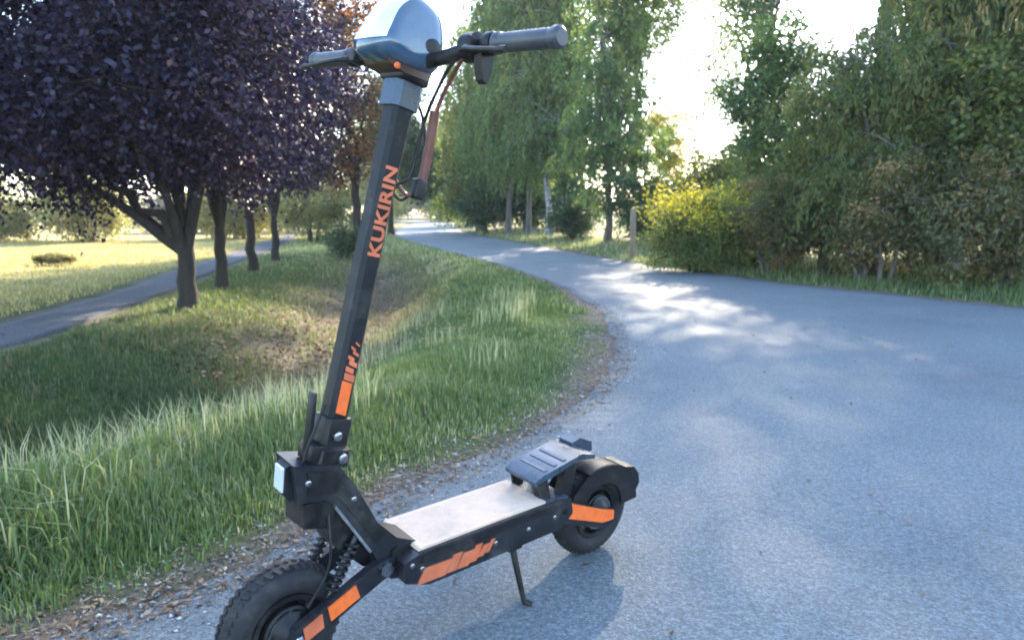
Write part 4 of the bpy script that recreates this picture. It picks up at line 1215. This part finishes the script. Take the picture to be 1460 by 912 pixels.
bm = bmesh.new(); bm_box(bm, (0.0, 0.0, 0.778), (0.07, 0.075, 0.06)); P('bar_clamp', bm, M['black'], 0.008, 3, mtx=MST)
P('hood_highlight', lathe([(0.006, 0.0425), (0.006, 0.0465), (0.004, 0.0475)], (0.052, 0, 0.763), 16), M['orange'], 0.001, parent=hood, mtx=MST)  # small orange highlight put in as a coloured dot

# cables behind the stem, with a connector at the lowest point of the loop
for i, (rad, mname, pts) in enumerate([
    (0.0042, 'redcable', [(BX + 0.01, 0.16, BZ - 0.02), (-0.035, 0.10, 0.775), (-0.058, 0.045, 0.72), (-0.070, 0.028, 0.64), (-0.075, 0.020, 0.575), (-0.056, 0.010, 0.545), (-0.024, 0.0, 0.57)]),
    (0.0036, 'black', [(BX + 0.01, 0.14, BZ - 0.02), (-0.03, 0.08, 0.770), (-0.046, 0.030, 0.70), (-0.052, 0.016, 0.63), (-0.050, 0.012, 0.58), (-0.024, 0.0, 0.555)]),
    (0.0036, 'black', [(BX + 0.01, -0.15, BZ - 0.02), (-0.05, -0.09, 0.775), (-0.075, -0.030, 0.72), (-0.084, 0.000, 0.64), (-0.082, 0.006, 0.58), (-0.055, 0.0, 0.535), (-0.024, 0.0, 0.545)])]):
    P('cable', tube_bm(smooth_path(pts, 36), rad, 8), M[mname], 0, mtx=MST)
P('cable_sleeve', tube_bm(smooth_path([(-0.060, 0.036, 0.715), (-0.074, 0.024, 0.64), (-0.079, 0.018, 0.575)], 16), 0.0095, 12), M['redcable'], 0, mtx=MST)
bm = bmesh.new(); bm_box(bm, (-0.074, 0.016, 0.562), (0.026, 0.024, 0.040)); P('cable_connector', bm, M['black'], 0.005, 3, mtx=MST)
P('front_brake_cable', tube_bm(smooth_path([(0.79, 0.03, 0.36), (0.797, 0.05, 0.305), (0.80, 0.056, 0.262), (0.812, 0.054, 0.225), (0.845, 0.05, 0.175)], 24), 0.003, 8), M['black'], 0, mtx=MS)
P('stem_cable', tube_bm(smooth_path([(0.045, 0.030, 0.12), (0.062, 0.030, 0.04), (0.064, 0.020, -0.03), (0.050, 0.0, -0.07)], 20), 0.003, 8), M['black'], 0, mtx=MST)

# rear end: swing arms, footrest, fender, lamp
for s in (-1, 1):
    arm = P('swing_arm', extrude_profile([(0.235, 0.205), (0.200, 0.172), (0.02, 0.104), (-0.022, 0.110), (-0.022, 0.146), (0.02, 0.158), (0.20, 0.232)], s * 0.066 - 0.009, s * 0.066 + 0.009), M['frame'], 0.004)
    ac = P('arm_cover', extrude_profile([(0.212, 0.216), (0.196, 0.188), (0.03, 0.126), (-0.012, 0.124), (-0.012, 0.150), (0.03, 0.163), (0.185, 0.226)], s * 0.0775 - 0.003, s * 0.0775 + 0.003), M['orange'], 0.002, parent=arm)
    bb = lathe([(0.008, s * 0.0795), (0.008, s * 0.084)], (0.178, 0, 0.200), 14)
    P('cover_bolt', bb, M['black'], 0.001, parent=arm)
fr = P('rear_footrest', extrude_profile([(0.262, 0.288), (0.236, 0.300), (0.105, 0.328), (0.055, 0.316), (0.055, 0.304), (0.105, 0.312), (0.236, 0.282), (0.256, 0.276)], -0.058, 0.058), M['greyplastic'], 0.004, 3)
for s in (-1, 1):
    P('footrest_bracket', extrude_profile([(0.252, 0.282), (0.222, 0.288), (0.205, 0.232), (0.240, 0.234)], s * 0.044 - 0.007, s * 0.052 + 0.007), M['black'], 0.003, parent=fr)
    P('footrest_bracket', extrude_profile([(0.165, 0.300), (0.125, 0.310), (0.140, 0.225), (0.180, 0.230)], s * 0.046 - 0.006, s * 0.056 + 0.006), M['black'], 0.003, parent=fr)
for k in range(3):
    P('footrest_rib', extrude_profile([(0.222 - k * 0.032, 0.3005 + k * 0.0069), (0.212 - k * 0.032, 0.3025 + k * 0.0069), (0.212 - k * 0.032, 0.3070 + k * 0.0069), (0.222 - k * 0.032, 0.3050 + k * 0.0069)], -0.046, 0.046), M['greyplastic'], 0.0008, parent=fr)
a0, a1 = 66, 171
outer = [(0.141 * math.cos(R(a)), RW + 0.141 * math.sin(R(a))) for a in range(a0, a1 + 1, 5)]
inner = [(0.135 * math.cos(R(a)), RW + 0.135 * math.sin(R(a))) for a in range(a1, a0 - 1, -5)]
fd = P('rear_fender', extrude_profile(outer + inner, -0.047, 0.047), M['black'], 0.001)
for s in (-1, 1):
    skirt_o = [(0.139 * math.cos(R(a)), RW + 0.139 * math.sin(R(a))) for a in range(30, 175, 6)]
    skirt_i = [((0.07 + 0.02 * math.sin(R(a))) * math.cos(R(a)), RW + (0.07 + 0.02 * math.sin(R(a))) * math.sin(R(a))) for a in range(172, 29, -6)]
    P('fender_skirt', extrude_profile(skirt_o + skirt_i, s * 0.0485 - 0.002, s * 0.0485 + 0.002), M['black'], 0.001, parent=fd)
tl = P('tail_light', extrude_profile([(-0.092, 0.240), (-0.126, 0.234), (-0.150, 0.208), (-0.156, 0.178), (-0.144, 0.160), (-0.136, 0.176), (-0.120, 0.204)], -0.042, 0.042), M['black'], 0.005, 3)
P('lamp_lens', extrude_profile([(-0.1520, 0.204), (-0.1550, 0.202), (-0.1595, 0.184), (-0.1560, 0.183)], -0.026, 0.026), M['red'], 0.001, parent=tl)
P('fender_tail', extrude_profile([(0.075, 0.330), (0.045, 0.338), (0.000, 0.318), (-0.004, 0.292), (0.030, 0.288), (0.075, 0.310)], -0.056, -0.008), M['greyplastic'], 0.003)

# kickstand: from the deck's underside out to the ground on the near side
bpy.context.view_layer.update()
foot = sc_root.matrix_world.inverted() @ Vector((0.03, 1.60, 0.006))
topk = Vector((0.335, 0.066, 0.158))
ks = P('kickstand', tube_bm([topk, topk.lerp(foot, 0.45) + Vector((0.004, 0.004, 0)), foot], [0.0085, 0.0075, 0.0065], 12), M['black'], 0)
P('stand_foot', tube_bm([foot + Vector((0, -0.004, 0.004)), foot + Vector((-0.012, 0.014, 0.001))], [0.0075, 0.006], 10), M['black'], 0, parent=ks)
bm = bmesh.new(); bm_box(bm, tuple(topk), (0.044, 0.034, 0.026)); P('stand_bracket', bm, M['black'], 0.004, parent=ks)
